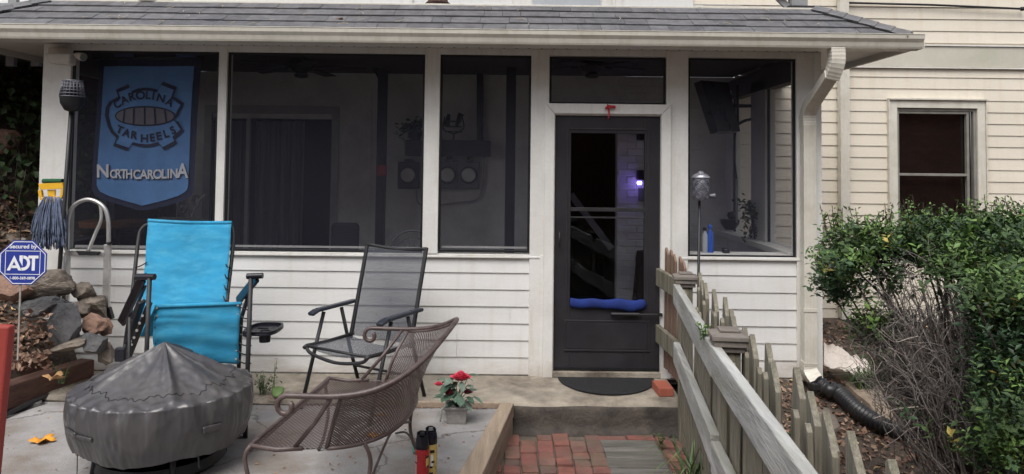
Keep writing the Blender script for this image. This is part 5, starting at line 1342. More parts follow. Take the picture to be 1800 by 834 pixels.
q = MB(); p1, p2 = botp(-.9), botp(.9); q.tube([p1+V(.02, 0, -.2), p1.lerp(p2, .5)+V(.02, 0, -.1), p2+V(.02, 0, -.2)], .007, 8, 6); q.build('stretcher', K['brownmetal'], lv, smooth=True)

# green hose end behind the loveseat
hb = onpatio(728, 800)
tag(MB().tube([hb+V(0, 0, .01), onpatio(722, 770)+V(0, .0, .06), onpatio(716, 745)+V(0, .05, .09), onpatio(700, 700)+V(-.05, .05, .03)], .007, 8, 5).build('garden_hose', K['hose'], smooth=True), 'short length of teal garden hose curving behind the spray cans under the loveseat', 'hose')
tag(MB().tube([onpatio(695, 765)+V(0, 0, .01), onpatio(715, 776)+V(0, 0, .05), onpatio(732, 792)+V(0, 0, .01)], .006, 6, 4).build('metal_hook', K['char'], smooth=True), 'thin dark curved rod on the patio left of the spray cans', 'rod')

# ================================================================== FIRE PIT UNDER COVER
pc = V(-1.955, -1.70, Z0)
fp = thing('covered_fire_pit', 'round fire pit under a wrinkled dark grey vinyl cover with a pointed top', 'fire pit', tuple(pc))
rs = random.Random(3); folds = sorted([rs.uniform(0, 2*PI) for _ in range(15)]); fa = [rs.uniform(.3, 1) for _ in folds]
AP = .645; SHR = .472; SHZ = .405; HZ = .135
def foldh(th):
    s = 0
    for f, a in zip(folds, fa):
        d = (th-f+PI) % (2*PI)-PI; s += a*math.exp(-(d/.085)**2)
    return s
def cov(u, v):
    th = u*2*PI
    if v < .5:
        t = v/.5; r = SHR*t*.985; z = AP-(AP-SHZ)*(t**.97); z += .024*foldh(th)*math.sin(min(1, t*1.15)*PI*.75)**1*(.35+.65*(t < .97)); z -= .030*math.sin(t*PI)*(.5+.5*math.sin(th*7+1))
        z += .008*noise.noise(V(math.cos(th)*r*9, math.sin(th)*r*9, 1))-.022*t*abs(noise.noise(V(math.cos(th)*r*5, math.sin(th)*r*5, 9)))+.004*noise.noise(V(math.cos(th)*r*30, math.sin(th)*r*30, 4))
        if t > .9: z += .012*math.sin(th*26+2*math.sin(th*3))*(t-.9)*10
    else:
        t = (v-.5)/.5; r = SHR+.018*math.sin(min(1, t*3)*PI/2)-.06*t*t-.008*abs(noise.noise(V(math.cos(th)*3, math.sin(th)*3, t*2+7)))*2; z = SHZ-(SHZ-HZ)*t-.02*(1-math.exp(-t*9))
        w_ = math.sin(th*26+2*math.sin(th*3)); r += .010*w_*math.exp(-t*5)+.016*t*noise.noise(V(math.cos(th)*3, math.sin(th)*3, 4+t))*2+.006*noise.noise(V(math.cos(th)*6, math.sin(th)*6, t*2))+.005*noise.noise(V(math.cos(th)*22, math.sin(th)*22, t*3))
        r += .004*math.sin(th*9+t*2.5)*t; z += .007*math.sin(th*5)*t+.004*noise.noise(V(th*9, 0, 0))*t
    return V(pc.x+r*math.cos(th), pc.y+r*math.sin(th), z)
q = MB(); q.grid(lambda u, v: cov(u, v), 400, 90)
cv = q.build('cover', K['grill'], fp, smooth=True)
bm = bmesh.new(); bm.from_mesh(cv.data); bmesh.ops.remove_doubles(bm, verts=bm.verts, dist=.0005); bmesh.ops.recalc_face_normals(bm, faces=bm.faces); bm.to_mesh(cv.data); bm.free()
for p in cv.data.polygons: p.use_smooth = True
MB().tube([cov(i/200, .5*(.80+.03*math.sin(i*.5)+.02*math.sin(i*1.7)))+V(0, 0, .001) for i in range(201)], .0022, 5).build('seam', K['black'], cv)
def strap(u0, u1, v0, v1, nm):
    q = MB(); q.grid(lambda a, b: (lambda p: p+(V(p.x-pc.x, p.y-pc.y, 0).normalized()*.006))(cov(u0+(u1-u0)*a, v0+(v1-v0)*b)), 10, 3); q.build(nm, K['grill'], cv, smooth=True, solid=.006)
strap(.615, .665, .70, .76, 'handle_strap'); strap(.665, .70, .72, .76, 'handle_strap'); strap(.885, .92, .70, .77, 'handle_strap')
q = MB(); q.tube([cov(.885, .99), cov(.885, 1)+V(.01, -.01, -.04), cov(.885, 1)+V(.015, -.01, -.055), cov(.887, 1)+V(.0, -.01, -.04)], .004, 6, 3); q.build('toggle', K['black'], cv)
q = MB(); q.tube([cov(.62, .99), cov(.62, 1)+V(0, 0, -.2)], .0025, 5); q.build('drawcord', K['black'], cv)
MB().lathe([(.26, .05), (.36, .13), (.38, .20), (.36, .20)], (pc.x, pc.y, 0), 32).build('bowl', K['black'], fp, smooth=True, ang=40)
MB().lathe([(.30, -.03), (.34, .0), (.33, .05)], (pc.x, pc.y, 0), 32).build('base', K['black'], fp, smooth=True, ang=40)
for k in range(4):
    a = .6+k*PI/2; MB().tube([(pc.x+.32*math.cos(a), pc.y+.32*math.sin(a), .15), (pc.x+.34*math.cos(a), pc.y+.34*math.sin(a), Z0)], .016, 8).build('leg', K['black'], fp, smooth=True)

# ================================================================== ROSE POT
pp = onpatio(803, 740); pt = thing('rose_pot', 'square grey pot of artificial red and pink roses on the patio corner', 'flower pot', tuple(pp))
q = MB(); vs = []
for z, hw in ((0, .062), (.02, .064), (.06, .066), (.085, .072), (.10, .082), (.112, .084), (.112, .072), (.09, .07)): vs += [(pp.x-hw, pp.y-hw, Z0+z), (pp.x+hw, pp.y-hw, Z0+z), (pp.x+hw, pp.y+hw, Z0+z), (pp.x-hw, pp.y+hw, Z0+z)]
q.add(vs, [(3, 2, 1, 0)]+[(4*i+k, 4*i+(k+1) % 4, 4*i+4+(k+1) % 4, 4*i+4+k) for i in range(7) for k in range(4)]+[(28, 29, 30, 31)]); q.build('pot', K['pot'], pt, bevel=.004)
rs = random.Random(6)
def rose(c, r, m):
    q = MB()
    for ring in range(5):
        rr = r*(.18+.2*ring); n = 3+ring
        for k in range(n):
            a0_ = 2*PI*k/n+ring*.7; wd = 2*PI/n*.75
            q.grid(lambda u, v: c+V(math.cos(a0_+wd*(u-.5)*2*.7)*rr*(.55+.5*v+.12*v*v*ring*.5), math.sin(a0_+wd*(u-.5)*2*.7)*rr*(.55+.5*v), r*(.75*v*(1-.12*ring)-.25*ring*.3)+r*.08*math.sin(u*PI)), 5, 4)
    q.build('rose', m, pt, smooth=True, solid=.001)
def bloom(px, py, r, m, dy=0): rose(at(px, py, pp.y+dy), r, m)
bloom(810, 664, .055, K['pink'], -.04); bloom(771, 676, .024, K['pink'], -.02); bloom(790, 691, .032, mat('dark rose petal', (.16, .02, .035), .6, .3, 30), -.05); bloom(822, 690, .028, mat('dark rose petal ', (.16, .02, .035), .6, .3, 30), .0)
q = MB(); st_ = MB()
for k in range(34):
    a = rs.uniform(0, 2*PI); R_ = rs.uniform(.02, .12); h_ = rs.uniform(.11, .30); c = pp+V(math.cos(a)*R_, math.sin(a)*R_*.8, h_-.02*(R_ > .1)); st_.tube([pp+V(0, 0, .09), pp.lerp(c, .6)+V(0, 0, .05), c], .0022, 5)
    L_ = rs.uniform(.05, .085); d = V(math.cos(a), math.sin(a), rs.uniform(-.7, .3)).normalized(); sd_ = d.cross(V(0, 0, 1)).normalized()
    q.grid(lambda u, v: c+d*(L_*v)+sd_*((u-.5)*L_*.75*math.sin(min(1, v*.93+.07)*PI)**.8)+V(0, 0, -.02*v*v+.008*abs(u-.5)), 4, 6)
q.build('leaves', K['fakeleaf'], pt, smooth=True); st_.build('stem', K['leafdark'], pt)
MB().tube([at(787, 712, pp.y-.07), at(776, 722, pp.y-.08), at(774, 741, pp.y-.08)], [.010, .006], 6, 4).build('drooping_leaf', mat('pale silk leaf', (.3, .33, .29)), pt, smooth=True)

# ================================================================== SPRAY CANS
def can(px, py, R_, H, m, label, front):
    b = onpatio(px, py); t = thing('spray_can', label, 'spray can', tuple(b))
    MB().lathe([(R_*.94, 0), (R_, .006), (R_, H*.70)], (b.x, b.y, Z0+.001), 28).build('can_body', m, t, smooth=True, ang=50)
    MB().lathe([(R_*.97, H*.701), (R_*1.03, H*.71), (R_*1.0, H*.82), (R_*.84, H*.92), (R_*.80, H*1.0), (R_*.66, H*1.0), (R_*.62, H*.95)], (b.x, b.y, Z0+.001), 28, fn=lambda r, z, th, i: (r, z-(.018*(.5+.5*math.cos(th+1.2)) if z > H*.93 else 0))).build('cap', K['blackplastic'], t, smooth=True, ang=50)
    MB().lathe([(R_*.4, 0), (R_*.34, .012)], (b.x, b.y, Z0+H*.955), 16).build('nozzle', K['char'] if front else K['meter'], t, smooth=True, ang=50)
    q = MB()
    def patch(a0_, a1_, h0, h1, mm, nm, off=.0006):
        q = MB(); q.grid(lambda u, v: (b.x+(R_+off)*math.cos(a0_+(a1_-a0_)*u), b.y+(R_+off)*math.sin(a0_+(a1_-a0_)*u), Z0+H*(h0+(h1-h0)*v)), 8, 2); q.build(nm, mm, t, smooth=True)
    A = math.radians
    if front:
        patch(A(190), A(232), .03, .60, K['canpink'], 'label'); patch(A(188), A(232), .44, .47, K['blackplastic'], 'label_bar', .0009)
        patch(A(312), A(345), .38, .56, K['canyellow'], 'label'); patch(A(306), A(350), .54, .58, K['blackplastic'], 'label_bar', .0012); patch(A(322), A(345), .36, .40, K['blackplastic'], 'label_bar', .0012)
        patch(A(300), A(345), .05, .08, K['canpink'], 'label')
    else:
        patch(A(272), A(312), .55, .61, K['blackplastic'], 'label_bar', .0009); patch(A(285), A(312), .36, .40, K['blackplastic'], 'label_bar', .0009); patch(A(270), A(295), .26, .30, K['blackplastic'], 'label_bar', .0009); patch(A(268), A(300), .14, .18, K['blackplastic'], 'label_bar', .0009); patch(A(278), A(300), .30, .52, K['signwhite'], 'label', .0006)
can(741, 852, .037, .275, K['canred'], 'red aerosol can with black cap standing in front of the yellow one', True)
can(756, 842, .036, .275, K['canyellow'], 'pale yellow aerosol can with black cap just behind the red one', False)
#@@PART4
# ================================================================== INSIDE THE PORCH
def clothY(x, z): return .13+.013*math.sin(x*14+z*2)+.005*math.sin(x*19+z*1.5)+.003*math.sin(x*41+z*3)+.003*math.sin(z*9+x*3)
FD = .13
def UVP(u, v):                       # banner drawing units -> point on the cloth
    return at(160+u/2.608, 80+v/2.608, FD)
flag = thing('banner_flag', 'light blue team banner with navy border hanging inside the left screen', 'banner', tuple(at(258, 110, FD)))
def cloth_poly(pts, mat_, name, off, parent, dens=10):
    """fan-filled outline lifted off the cloth by off"""
    P_ = [UVP(*p) for p in pts]; q = MB(); n = len(P_)
    q.add([(p.x, clothY(p.x, p.z)-off, p.z) for p in P_], [tuple(range(n))]); return q.build(name, mat_, parent)
def cloth_grid(fl, fr_, v0, v1, mat_, name, off, parent, n=40):
    q = MB()
    def f(a, b):
        v = v0+(v1-v0)*b; p = UVP(fl(v)+(fr_(v)-fl(v))*a, v); return (p.x, clothY(p.x, p.z)-off, p.z)
    q.grid(f, n, n); return q.build(name, mat_, parent, smooth=True)
def lerp_tab(tab):
    def f(v):
        for (a, b), (c, d) in zip(tab[:-1], tab[1:]):
            if v <= c: return b+(d-b)*(v-a)/(c-a)
        return tab[-1][1]
    return f
inl = lerp_tab([(96, 55), (400, 38), (640, 27), (668, 38), (690, 75), (715, 160), (734, 232)]); inr = lerp_tab([(98, 474), (400, 458), (640, 446), (665, 440), (690, 400), (715, 320), (734, 240)])
cloth = cloth_grid(lambda v: inl(v), lambda v: inr(v), 96, 734, K['flag'], 'cloth', 0, flag, 60)
cloth_grid(lambda v: inl(min(734, max(96, v-20)))-24, lambda v: inr(min(734, max(98, v-20)))+26, 60, 756, K['flagnavy'], 'border', -.010, flag, 60)
MB().tube([UVP(10, 58)+V(0, .0, 0), UVP(520, 62)], .010, 8).build('pole', K['black'], flag, smooth=True)
for u in (110, 390): MB().add([UVP(u, 40), UVP(u+85, 41), UVP(u+85, 64), UVP(u, 63)], [(0, 1, 2, 3)]).build('sleeve_tab', mat('sleeve tab %d' % u, (.06, .09, .2)), flag, solid=.002)
gear = [(118, 205), (178, 180), (192, 212), (220, 199), (250, 195), (280, 197), (308, 204), (330, 166), (396, 192), (380, 234), (405, 250), (432, 268), (415, 295), (402, 320), (380, 345), (402, 350), (428, 392), (405, 412), (386, 430), (396, 450), (335, 482), (315, 455), (285, 464), (250, 467), (220, 463), (192, 456), (170, 485), (100, 462), (118, 425), (90, 402), (72, 370), (60, 320), (64, 285), (80, 258), (130, 236)]
def ring(pts, k, c=(245, 330)): return [(c[0]+(x-c[0])*k, c[1]+(y-c[1])*k) for x, y in pts]
inn = ring(gear, .905)
q = MB(); n = len(gear)
def CP(p, off): w_ = UVP(*p); return (w_.x, clothY(w_.x, w_.z)-off, w_.z)
q.add([CP(p, .010) for p in gear]+[CP(p, .010) for p in inn], [(i, (i+1) % n, (i+1) % n+n, i+n) for i in range(n)]); q.build('emblem_outline', K['flagnavy'], cloth)
ell = lambda rx, ry, cx, cy, n=36: [(cx+rx*math.cos(2*PI*i/n), cy+ry*math.sin(2*PI*i/n)) for i in range(n)]
def fan(pts, off, m, nm, c): 
    q = MB(); n = len(pts); NR = 8; vs = [CP(c, off)]
    for r in range(1, NR+1): vs += [CP((c[0]+(p[0]-c[0])*r/NR, c[1]+(p[1]-c[1])*r/NR), off) for p in pts]
    fs = [(0, 1+i, 1+(i+1) % n) for i in range(n)]
    for r in range(NR-1): fs += [(1+r*n+i, 1+(r+1)*n+i, 1+(r+1)*n+(i+1) % n, 1+r*n+(i+1) % n) for i in range(n)]
    q.add(vs, fs); q.build(nm, m, cloth)
fan(inn, .005, mat('emblem field', (.11, .25, .52), .85, .1, 6), 'emblem_field', (245, 330)); fan(ell(140, 46, 250, 325), .0090, K['flagnavy'], 'emblem_ball_outline', (250, 325)); fan(ell(132, 39, 250, 325), .0120, mat('ball grey', (.16, .15, .17)), 'emblem_ball', (250, 325))
q = MB()
for u in (160, 205, 250, 295, 340):
    hgt_ = 38*math.sqrt(max(0, 1-((u-250)/132)**2)); w_ = 4
    q.add([CP((u-w_, 325-hgt_), .0150), CP((u+w_, 325-hgt_), .0150), CP((u+w_+(u-250)*.08, 325+hgt_), .0150), CP((u-w_+(u-250)*.08, 325+hgt_), .0150)], [(0, 1, 2, 3)])
q.build('emblem_stripes', K['flagnavy'], cloth)
def arc_text(txt, cx, cy, rx, ry, a0, a1, size, off, m, nm, up=1):
    q = MB(); n = len(txt)
    for i, ch in enumerate(txt):
        if ch == ' ': continue
        a = a0+(a1-a0)*i/(n-1); x0 = cx+rx*math.sin(a); y0_ = cy-up*ry*math.cos(a); sl_ = a*.55*up
        def place(x, y, x0=x0, y0_=y0_, sl_=sl_):
            return CP((x0+x*math.cos(sl_)+y*math.sin(sl_), y0_-(y*math.cos(sl_)-x*math.sin(sl_))), off)
        text_mesh(q, ch, size, place)
    q.build(nm, m, cloth)
q = MB()
for ch, u, v, a in (('C', 124, 270, -.5), ('A', 158, 252, -.38), ('R', 194, 238, -.22), ('O', 231, 231, -.06), ('L', 264, 230, .05), ('I', 289, 233, .12), ('N', 322, 243, .25), ('A', 362, 262, .42),
                    ('T', 134, 388, .42), ('A', 166, 403, .3), ('R', 202, 413, .15), ('H', 248, 428, 0), ('E', 283, 424, -.12), ('E', 312, 417, -.2), ('L', 343, 406, -.3), ('S', 376, 390, -.42)):
    text_mesh(q, ch, 50, lambda x, y, u=u, v=v, a=a: CP((u+x*math.cos(a)+(y-16)*math.sin(a), v-((y-16)*math.cos(a)-x*math.sin(a))), .012), .03)
q.build('lettering', K['flagnavy'], cloth)
q = MB(); q2 = MB()
def wordplace(cx, cy, kx=1): return lambda x, y: CP((cx+x*kx, cy-y), .012)
def wordshadow(cx, cy, kx=1): return lambda x, y: CP((cx+x*kx+3, cy-y+4), .009)
for cx, cy, s_, t_ in ((56, 604, 82, 'N'), (104, 608, 54, 'O'), (127, 608, 58, 'R'), (154, 609, 58, 'T'), (180, 609, 58, 'H'), (217, 611, 58, 'C'), (247, 611, 58, 'A'), (277, 611, 58, 'R'), (309, 610, 58, 'O'), (336, 609, 58, 'L'), (355, 608, 58, 'I'), (381, 607, 58, 'N'), (421, 605, 90, 'A')):
    for mb_, pf_, kk in ((q, wordplace, 1), (q2, wordshadow, 1.12)): text_mesh(mb_, t_, s_, pf_(cx, cy, .84*kk), .03)
q.build('lettering', K['flaggrey'], cloth); q2.build('lettering_shadow', K['flagnavy'], cloth)

# electric meters
for px, lb_, mm in ((718, 'electric meter left of the white post inside the porch, in the darkest box', 'column'), (787, 'middle electric meter just right of the white post inside the porch', 'meter'), (824, 'rightmost of the three electric meters inside the porch', 'meter')):
    a = at(px, 308, 2.12); t = thing('electric_meter', lb_, 'meter', tuple(a), group='electric meters on the porch rear wall')
    MB().box(a.x-.115, a.x+.115, 2.10, 2.19, a.z-.15, a.z+.14).box(a.x-.05, a.x+.05, 2.11, 2.18, a.z+.141, a.z+.17).build('box', K[mm], t, bevel=.008)
    q = MB(); q.lathe([(.095, 0), (.095, .03), (.08, .035)], (0, 0, 0), 24); o = q.build('ring', K['char'], t, smooth=True, ang=40)
    for v in o.data.vertices: x, y, z = v.co; v.co = (a.x+x, 2.099-z, a.z+y)
    q = MB(); q.lathe([(.078, .036), (.07, .06), (.03, .07)], (0, 0, 0), 24); o = q.build('glass_dome', K['meterglass'], t, smooth=True, ang=40)
    for v in o.data.vertices: x, y, z = v.co; v.co = (a.x+x, 2.099-z, a.z+y)
tag(MB().tube([at(850, 275, 2.16), at(850, 320, 2.16), at(838, 350, 2.16), at(800, 357, 2.16), at(740, 360, 2.16), at(732, 335, 2.16)], .010, 8, 8).build('cable_loop', K['conduit'], smooth=True), 'pale cable looping below the electric meters', 'cable')
for px in (790, 826): tag(MB().tube([at(px, 265, 2.15), at(px, 292, 2.15)], .03, 10).build('conduit', K['column'], smooth=True, ang=40), 'short conduit entering the top of the %s electric meter' % ('middle' if px < 800 else 'rightmost'), 'conduit')
tag(MB().tube([at(844, 98, 2.12), at(844, 250, 2.12)], .038, 12).build('conduit', K['column'], smooth=True, ang=40), 'thick dark conduit rising from the wall shelf to the ceiling', 'conduit')
a = at(713, 246, 2.0); b = at(862, 276, 2.0)
tag(MB().box(a.x, b.x, 1.95, 2.17, b.z, a.z).build('wall_shelf', K['column'], bevel=.01), 'dark boxed shelf on the rear wall above the electric meters', 'shelf')
t = thing('bottle_rack', 'black wrought iron bottle holder standing on the wall shelf right of the white post', 'bottle rack', tuple(at(797, 246, 2.02)))
q = MB()
for k in range(3): c = at(797, 214+k*9, 2.02); q.tube([c+V(.09*math.cos(i*PI/8), .05*math.sin(i*PI/8), 0) for i in range(17)], .006, 5)
q.tube([at(797, 246, 2.02), at(797, 236, 2.02), at(780, 228, 2.02), at(782, 205, 2.02)], .007, 5, 4); q.tube([at(797, 236, 2.02), at(815, 226, 2.02), at(812, 204, 2.02)], .007, 5, 4)
q.build('rack', K['black'], t, smooth=True)
MB().tube([at(785, 222, 2.02), at(789, 201, 2.02)], [.035, .02], 10).build('bottle', K['black'], t, smooth=True); MB().tube([at(802, 222, 2.02), at(811, 200, 2.02)], [.02, .035], 10).build('bottle', K['black'], t, smooth=True)
t = thing('shelf_plant', 'drooping dark plant on the wall shelf left of the white post', 'plant', tuple(at(730, 246, 2.02)))
q = MB(); rs = random.Random(4)
for _ in range(120): q.add(*leafshape(at(728, 228, 2.02)+V(rs.gauss(0, .09), rs.gauss(0, .05), rs.gauss(0, .05)), .09, rs, .9, .4))
q.build('foliage', K['leafdark'], t); MB().lathe([(.05, 0), (.07, .09)], tuple(at(730, 246, 2.02)), 14).build('pot', K['black'], t, smooth=True, ang=40)
# iron columns
a = at(672, 200, 1.75); tag(MB().box(a.x-.045, a.x+.045, 1.70, 1.80, .012, 2.66).build('iron_column', K['column'], bevel=.006), 'dark square column inside the porch behind the wide screen, with a red box on it', 'column')
a = at(898, 200, 1.6); tag(MB().box(a.x-.05, a.x+.05, 1.55, 1.65, .012, 2.66).build('iron_column', K['column'], bevel=.006), 'dark square column inside the porch left of the door', 'column')
a = at(672, 300, 1.69); tag(MB().box(a.x-.045, a.x+.045, 1.64, 1.698, a.z-.055, a.z+.055).build('alarm_box', K['redbox'], bevel=.006), 'small red box fixed on the dark column inside the porch', 'box')
tag(MB().tube([at(600, 98, 1.7), at(640, 108, 1.72), at(660, 122, 1.75), at(670, 140, 1.75)], .028, 8, 6).build('curved_brace', K['column'], smooth=True), 'dark curved brace from the column top to the ceiling', 'brace')
tag(MB().box(-1.90, -1.55, 2.185, 2.199, .1, 2.5).build('plaster_strip', K['inner']), 'plain plaster strip of wall between the door casing and the dark column', 'wall strip')
# ceiling fans
def fan_(c, label, rot, R_):
    t = thing('ceiling_fan', label, 'ceiling fan', tuple(c), group='ceiling fans inside the porch')
    MB().lathe([(.02, .10), (.09, .085), (.13, .05), (.13, .0), (.10, -.04), (.05, -.06), (.07, -.075), (.06, -.10), (.02, -.11)], tuple(c), 24).build('motor', K['black'], t, smooth=True, ang=50)
    MB().tube([c+V(0, 0, .09), V(c.x, c.y, 2.66)], .015, 8).build('rod', K['black'], t, smooth=True)
    for k in range(5):
        a = rot+2*PI*k/5; d = V(math.cos(a), math.sin(a), 0); MB().beam(c+d*.12, c+d*.2, .04, .012).build('blade_arm', K['black'], t)
        MB().beam(c+d*.2+V(0, 0, -.005), c+d*R_+V(0, 0, -.015), .13, .012, (0, .15, 1)).build('blade', K['column'], t, bevel=.004)
fan_(at(530, 118, 1.15), 'black ceiling fan behind the wide screen', .1, .62)
fan_(at(1040, 118, 1.15), 'black ceiling fan behind the transom above the door', .35, .55)
# television on a bracket
t = thing('television', 'black television tilted on a wall bracket inside the narrow right screen', 'television', tuple(at(1260, 190, 1.0)))
q = MB(); A_ = [at(1226, 144, .75), at(1273, 147, 1.25), at(1295, 233, 1.15), at(1255, 234, .72)]; nn = (A_[1]-A_[0]).cross(A_[3]-A_[0]).normalized()*.04
q.add([p-nn for p in A_]+[p+nn for p in A_], [(0, 1, 2, 3), (7, 6, 5, 4)]+[(i, i+4, (i+1) % 4+4, (i+1) % 4) for i in range(4)]); q.build('screen', K['tv'], t, bevel=.006)
q = MB(); p1 = at(1328, 187, 1.36); q.tube([at(1288, 186, 1.2), p1], .018, 8); q.tube([at(1298, 218, 1.2), at(1310, 212, 1.28), at(1326, 209, 1.36)], .014, 8); q.tube([at(1296, 150, 1.22), at(1297, 232, 1.2)], .014, 8); q.build('bracket', K['char'], t, smooth=True)
tag(MB().tube([at(1293, 232, 1.2), at(1291, 270, 1.2), at(1295, 316, 1.2)], .008, 6, 5).build('tv_cable', K['black'], smooth=True), 'black cable hanging from the television', 'cable')
tag(MB().tube([at(1295, 314, 1.2), at(1295, 392, 1.2)], .012, 8).build('white_rod', K['conduit'], smooth=True), 'slim white rod standing on the inner sill below the television', 'rod')
# things along the inner sill
def bottle(px, py, h, r, m, label, capm):
    b = at(px, py, .20); t = thing('spray_bottle', label, 'bottle', tuple(b)); MB().lathe([(r, 0), (r, h*.68), (r*.5, h*.8), (r*.4, h*.86)], tuple(b), 16).build('bottle', m, t, smooth=True, ang=50); MB().lathe([(r*.65, h*.861), (r*.7, h*.93), (r*.45, h)], tuple(b), 12).build('cap', capm, t, smooth=True, ang=50); return b
tag(MB().box(1.40, 1.75, .10, .30, .935, .965).build('inner_shelf', K['inner']), 'pale shelf board inside the porch under the spray bottles', 'shelf')
tag(MB().box(1.75, 2.34, .10, .30, .935, .962).build('inner_shelf', K['inner']), 'pale shelf board inside the porch under the small black dish', 'shelf')
bottle(1248, 444, .23, .028, K['bottle'], 'blue spray bottle inside the narrow right screen', K['bottle']); bottle(1239, 444, .21, .024, K['bottlewhite'], 'grey bottle with dark cap just left of the blue bottle', K['blackplastic'])
tag(MB().lathe([(.03, 0), (.035, .012), (.02, .02), (.02, .03), (.036, .035), (.03, .012)], tuple(at(1276, 445, .2)), 16).build('dish', K['blackplastic'], smooth=True), 'small black dish on the inner shelf right of the blue bottle', 'dish')
t = thing('planter', 'dark squat pot with a round black ball on the far inner sill', 'planter', tuple(at(1283, 398, 1.5))); MB().lathe([(.05, 0), (.09, .06), (.10, .10)], tuple(at(1283, 404, 1.5)), 16).build('pot', K['black'], t, smooth=True, ang=40)
MB().lathe([(.012, 0), (.035, .012), (.045, .04), (.035, .07), (.01, .08)], tuple(at(1286, 386, 1.5)), 14).build('ball', K['black'], t, smooth=True)
t = thing('hanging_plant', 'dark trailing artificial plant on the inner sill behind the narrow right screen', 'plant', tuple(at(1318, 400, 1.2))); q = MB(); rs = random.Random(14)
for _ in range(170):
    u = rs.random(); q.add(*leafshape(at(1312+rs.gauss(0, 8)+u*8, 352+u*65+rs.gauss(0, 5), 1.15+rs.gauss(0, .04)), .055, rs, .9, .5))
q.build('foliage', K['leafdark'], t); MB().tube([at(1318, 352, 1.2), at(1322, 385, 1.2), at(1328, 420, 1.2)], .012, 6, 4).build('stem', K['darktwig'], t, smooth=True)
# violet lamp seen through the door
lp_ = at(1124, 322, 2.10); t = thing('violet_lamp', 'small dark wall lamp giving violet light seen through the door glass', 'lamp', tuple(lp_))
MB().lathe([(.02, -.02), (.03, 0), (.02, .02)], tuple(lp_), 12).build('bulb', K['glow'], t, smooth=True)
MB().box(lp_.x-.02, lp_.x+.05, 2.08, 2.18, lp_.z+.03, lp_.z+.14).build('housing', K['black'], t, bevel=.01)
MB().box(lp_.x-.0, lp_.x+.05, 2.08, 2.18, lp_.z-.20, lp_.z-.05).build('backplate', K['meter'], t, bevel=.01)
pl_ = bpy.data.lights.new('violet_light', 'POINT'); pl_.energy = .12; pl_.color = (.3, .2, 1); pl_.shadow_soft_size = .03; po = bpy.data.objects.new('violet_light', pl_); COL.objects.link(po); po.location = lp_+V(-.06, -.10, -.02)
tag(MB().box(1.36, 1.44, 1.95, 2.15, 1.95, 2.14).build('wall_speaker', K['black'], bevel=.01), 'dark box high on the wall above the violet lamp', 'speaker')
# stair string seen through the door glass
tag(MB().beam((.66, 2.30, 1.35), (1.12, 2.31, .75), .03, .07).build('stair_handrail', K['meter']), 'sloping grey handrail in the dark doorway behind the door glass', 'handrail')
# dark armchair, bar table, scroll chair, round fan
a = at(607, 392, 1.4); t = thing('armchair', 'dark rounded chair back behind the wide screen, left of the door casing foot', 'chair', (a.x, 1.4, .012))
q = MB(); q.slab([(a.x-.13, .5), (a.x+.13, .5), (a.x+.135, a.z-.03), (a.x+.11, a.z), (a.x-.11, a.z), (a.x-.135, a.z-.03)], 1.36, 1.45); q.build('backrest', K['column'], t, bevel=.02)
MB().box(a.x-.2, a.x+.2, 1.0, 1.355, .42, .54).build('seat', K['column'], t, bevel=.03)
for sx in (-1, 1):
    for y in (1.04, 1.4): MB().box(a.x+sx*.17-.02, a.x+sx*.17+.02, y-.02, y+.02, .013, .419 if y < 1.2 else .499).build('leg', K['column'], t)
a = at(205, 388, .95); t = thing('bar_table', 'round brown bar table inside the porch below the banner', 'table', (a.x, .95, .012))
MB().lathe([(.30, a.z-.05), (.31, a.z-.02), (.31, a.z), (.29, a.z+.004)], (a.x, .95, 0), 36).build('table_top', K['woodbrown'], t, smooth=True, ang=40)
MB().tube([(a.x, .95, .05), (a.x, .95, a.z-.051)], .035, 12).build('pedestal', K['meter'], t, smooth=True); MB().lathe([(.22, .013), (.22, .03), (.05, .05)], (a.x, .95, 0), 24).build('base', K['black'], t, smooth=True, ang=40)
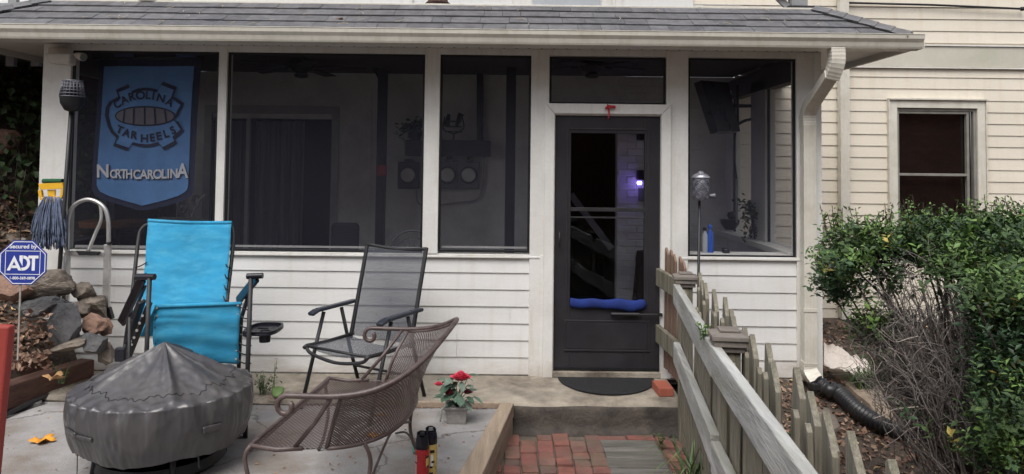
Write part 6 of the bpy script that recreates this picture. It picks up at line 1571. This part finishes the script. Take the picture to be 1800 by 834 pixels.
a = at(312, 384, .8); t = thing('white_cooler', 'white box-shaped cooler on the floor stand right of the bar table', 'box', (a.x, .8, .012)); MB().box(a.x-.2, a.x+.18, .65, .95, .7, a.z).build('body', K['conduit'], t, bevel=.02); MB().box(a.x-.18, a.x+.16, .67, .93, .013, .699).build('stand', K['black'], t)
t = thing('scroll_chair', 'bar chair with scrolled back inside the porch behind the recliner top', 'chair', (a.x+.15, 1.2, .012)); q = MB()
for px, py, r in ((322, 368, 8), (345, 352, 9), (335, 376, 6)):
    c = at(px, py, 1.25); R_ = r*.0055; q.tube([c+V(R_*(1-k*.02)*math.cos(k*.35), 0, R_*(1-k*.02)*math.sin(k*.35)) for k in range(30)], .010, 6)
q.build('scroll_back', K['meter'], t, smooth=True)
MB().tube([at(362, 342, 1.25), at(352, 352, 1.25), at(336, 384, 1.25), at(334, 400, 1.2)], .015, 8, 5).build('back_post', K['conduit'], t, smooth=True); MB().tube([at(312, 345, 1.25), at(314, 384, 1.25)], .015, 8).build('back_post', K['meter'], t, smooth=True)
MB().box(a.x-.12, a.x+.22, .98, 1.25, .72, .76).build('seat', K['meter'], t, bevel=.01)
for px in (-.1, .2):
    for y in (1.0, 1.23): MB().tube([(a.x+px, y, .72), (a.x+px*1.1, y, .013)], .012, 8).build('leg', K['meter'], t)
a = at(725, 440, .9); t = thing('floor_fan', 'round wire floor fan inside the porch behind the folding chair top', 'fan', (a.x, .9, .012)); q = MB()
for r in (.08, .16, .22): q.tube([(a.x+r*math.cos(k*PI/16), .9-.03*(1-r/.22), a.z-.04+r*math.sin(k*PI/16)) for k in range(33)], .006 if r < .2 else .010, 5)
for k in range(14): th = k*2*PI/14; q.tube([(a.x, .86, a.z-.04), (a.x+.22*math.cos(th), .9, a.z-.04+.22*math.sin(th))], .003, 4)
q.build('cage', K['meter'], t, smooth=True); MB().tube([(a.x, .95, a.z-.04), (a.x, .95, .03)], .02, 8).build('pole', K['char'], t); MB().lathe([(.18, .013), (.18, .03), (.04, .045)], (a.x, .95, 0), 20).build('base', K['char'], t, smooth=True, ang=40)
t = thing('porch_stool', 'dark low cabinet along the rear wall inside the porch', 'cabinet', (-.6, 2.0, .012)); MB().box(-.9, -.2, 1.85, 2.16, .013, .7).build('body', K['woodbrown'], t, bevel=.01)
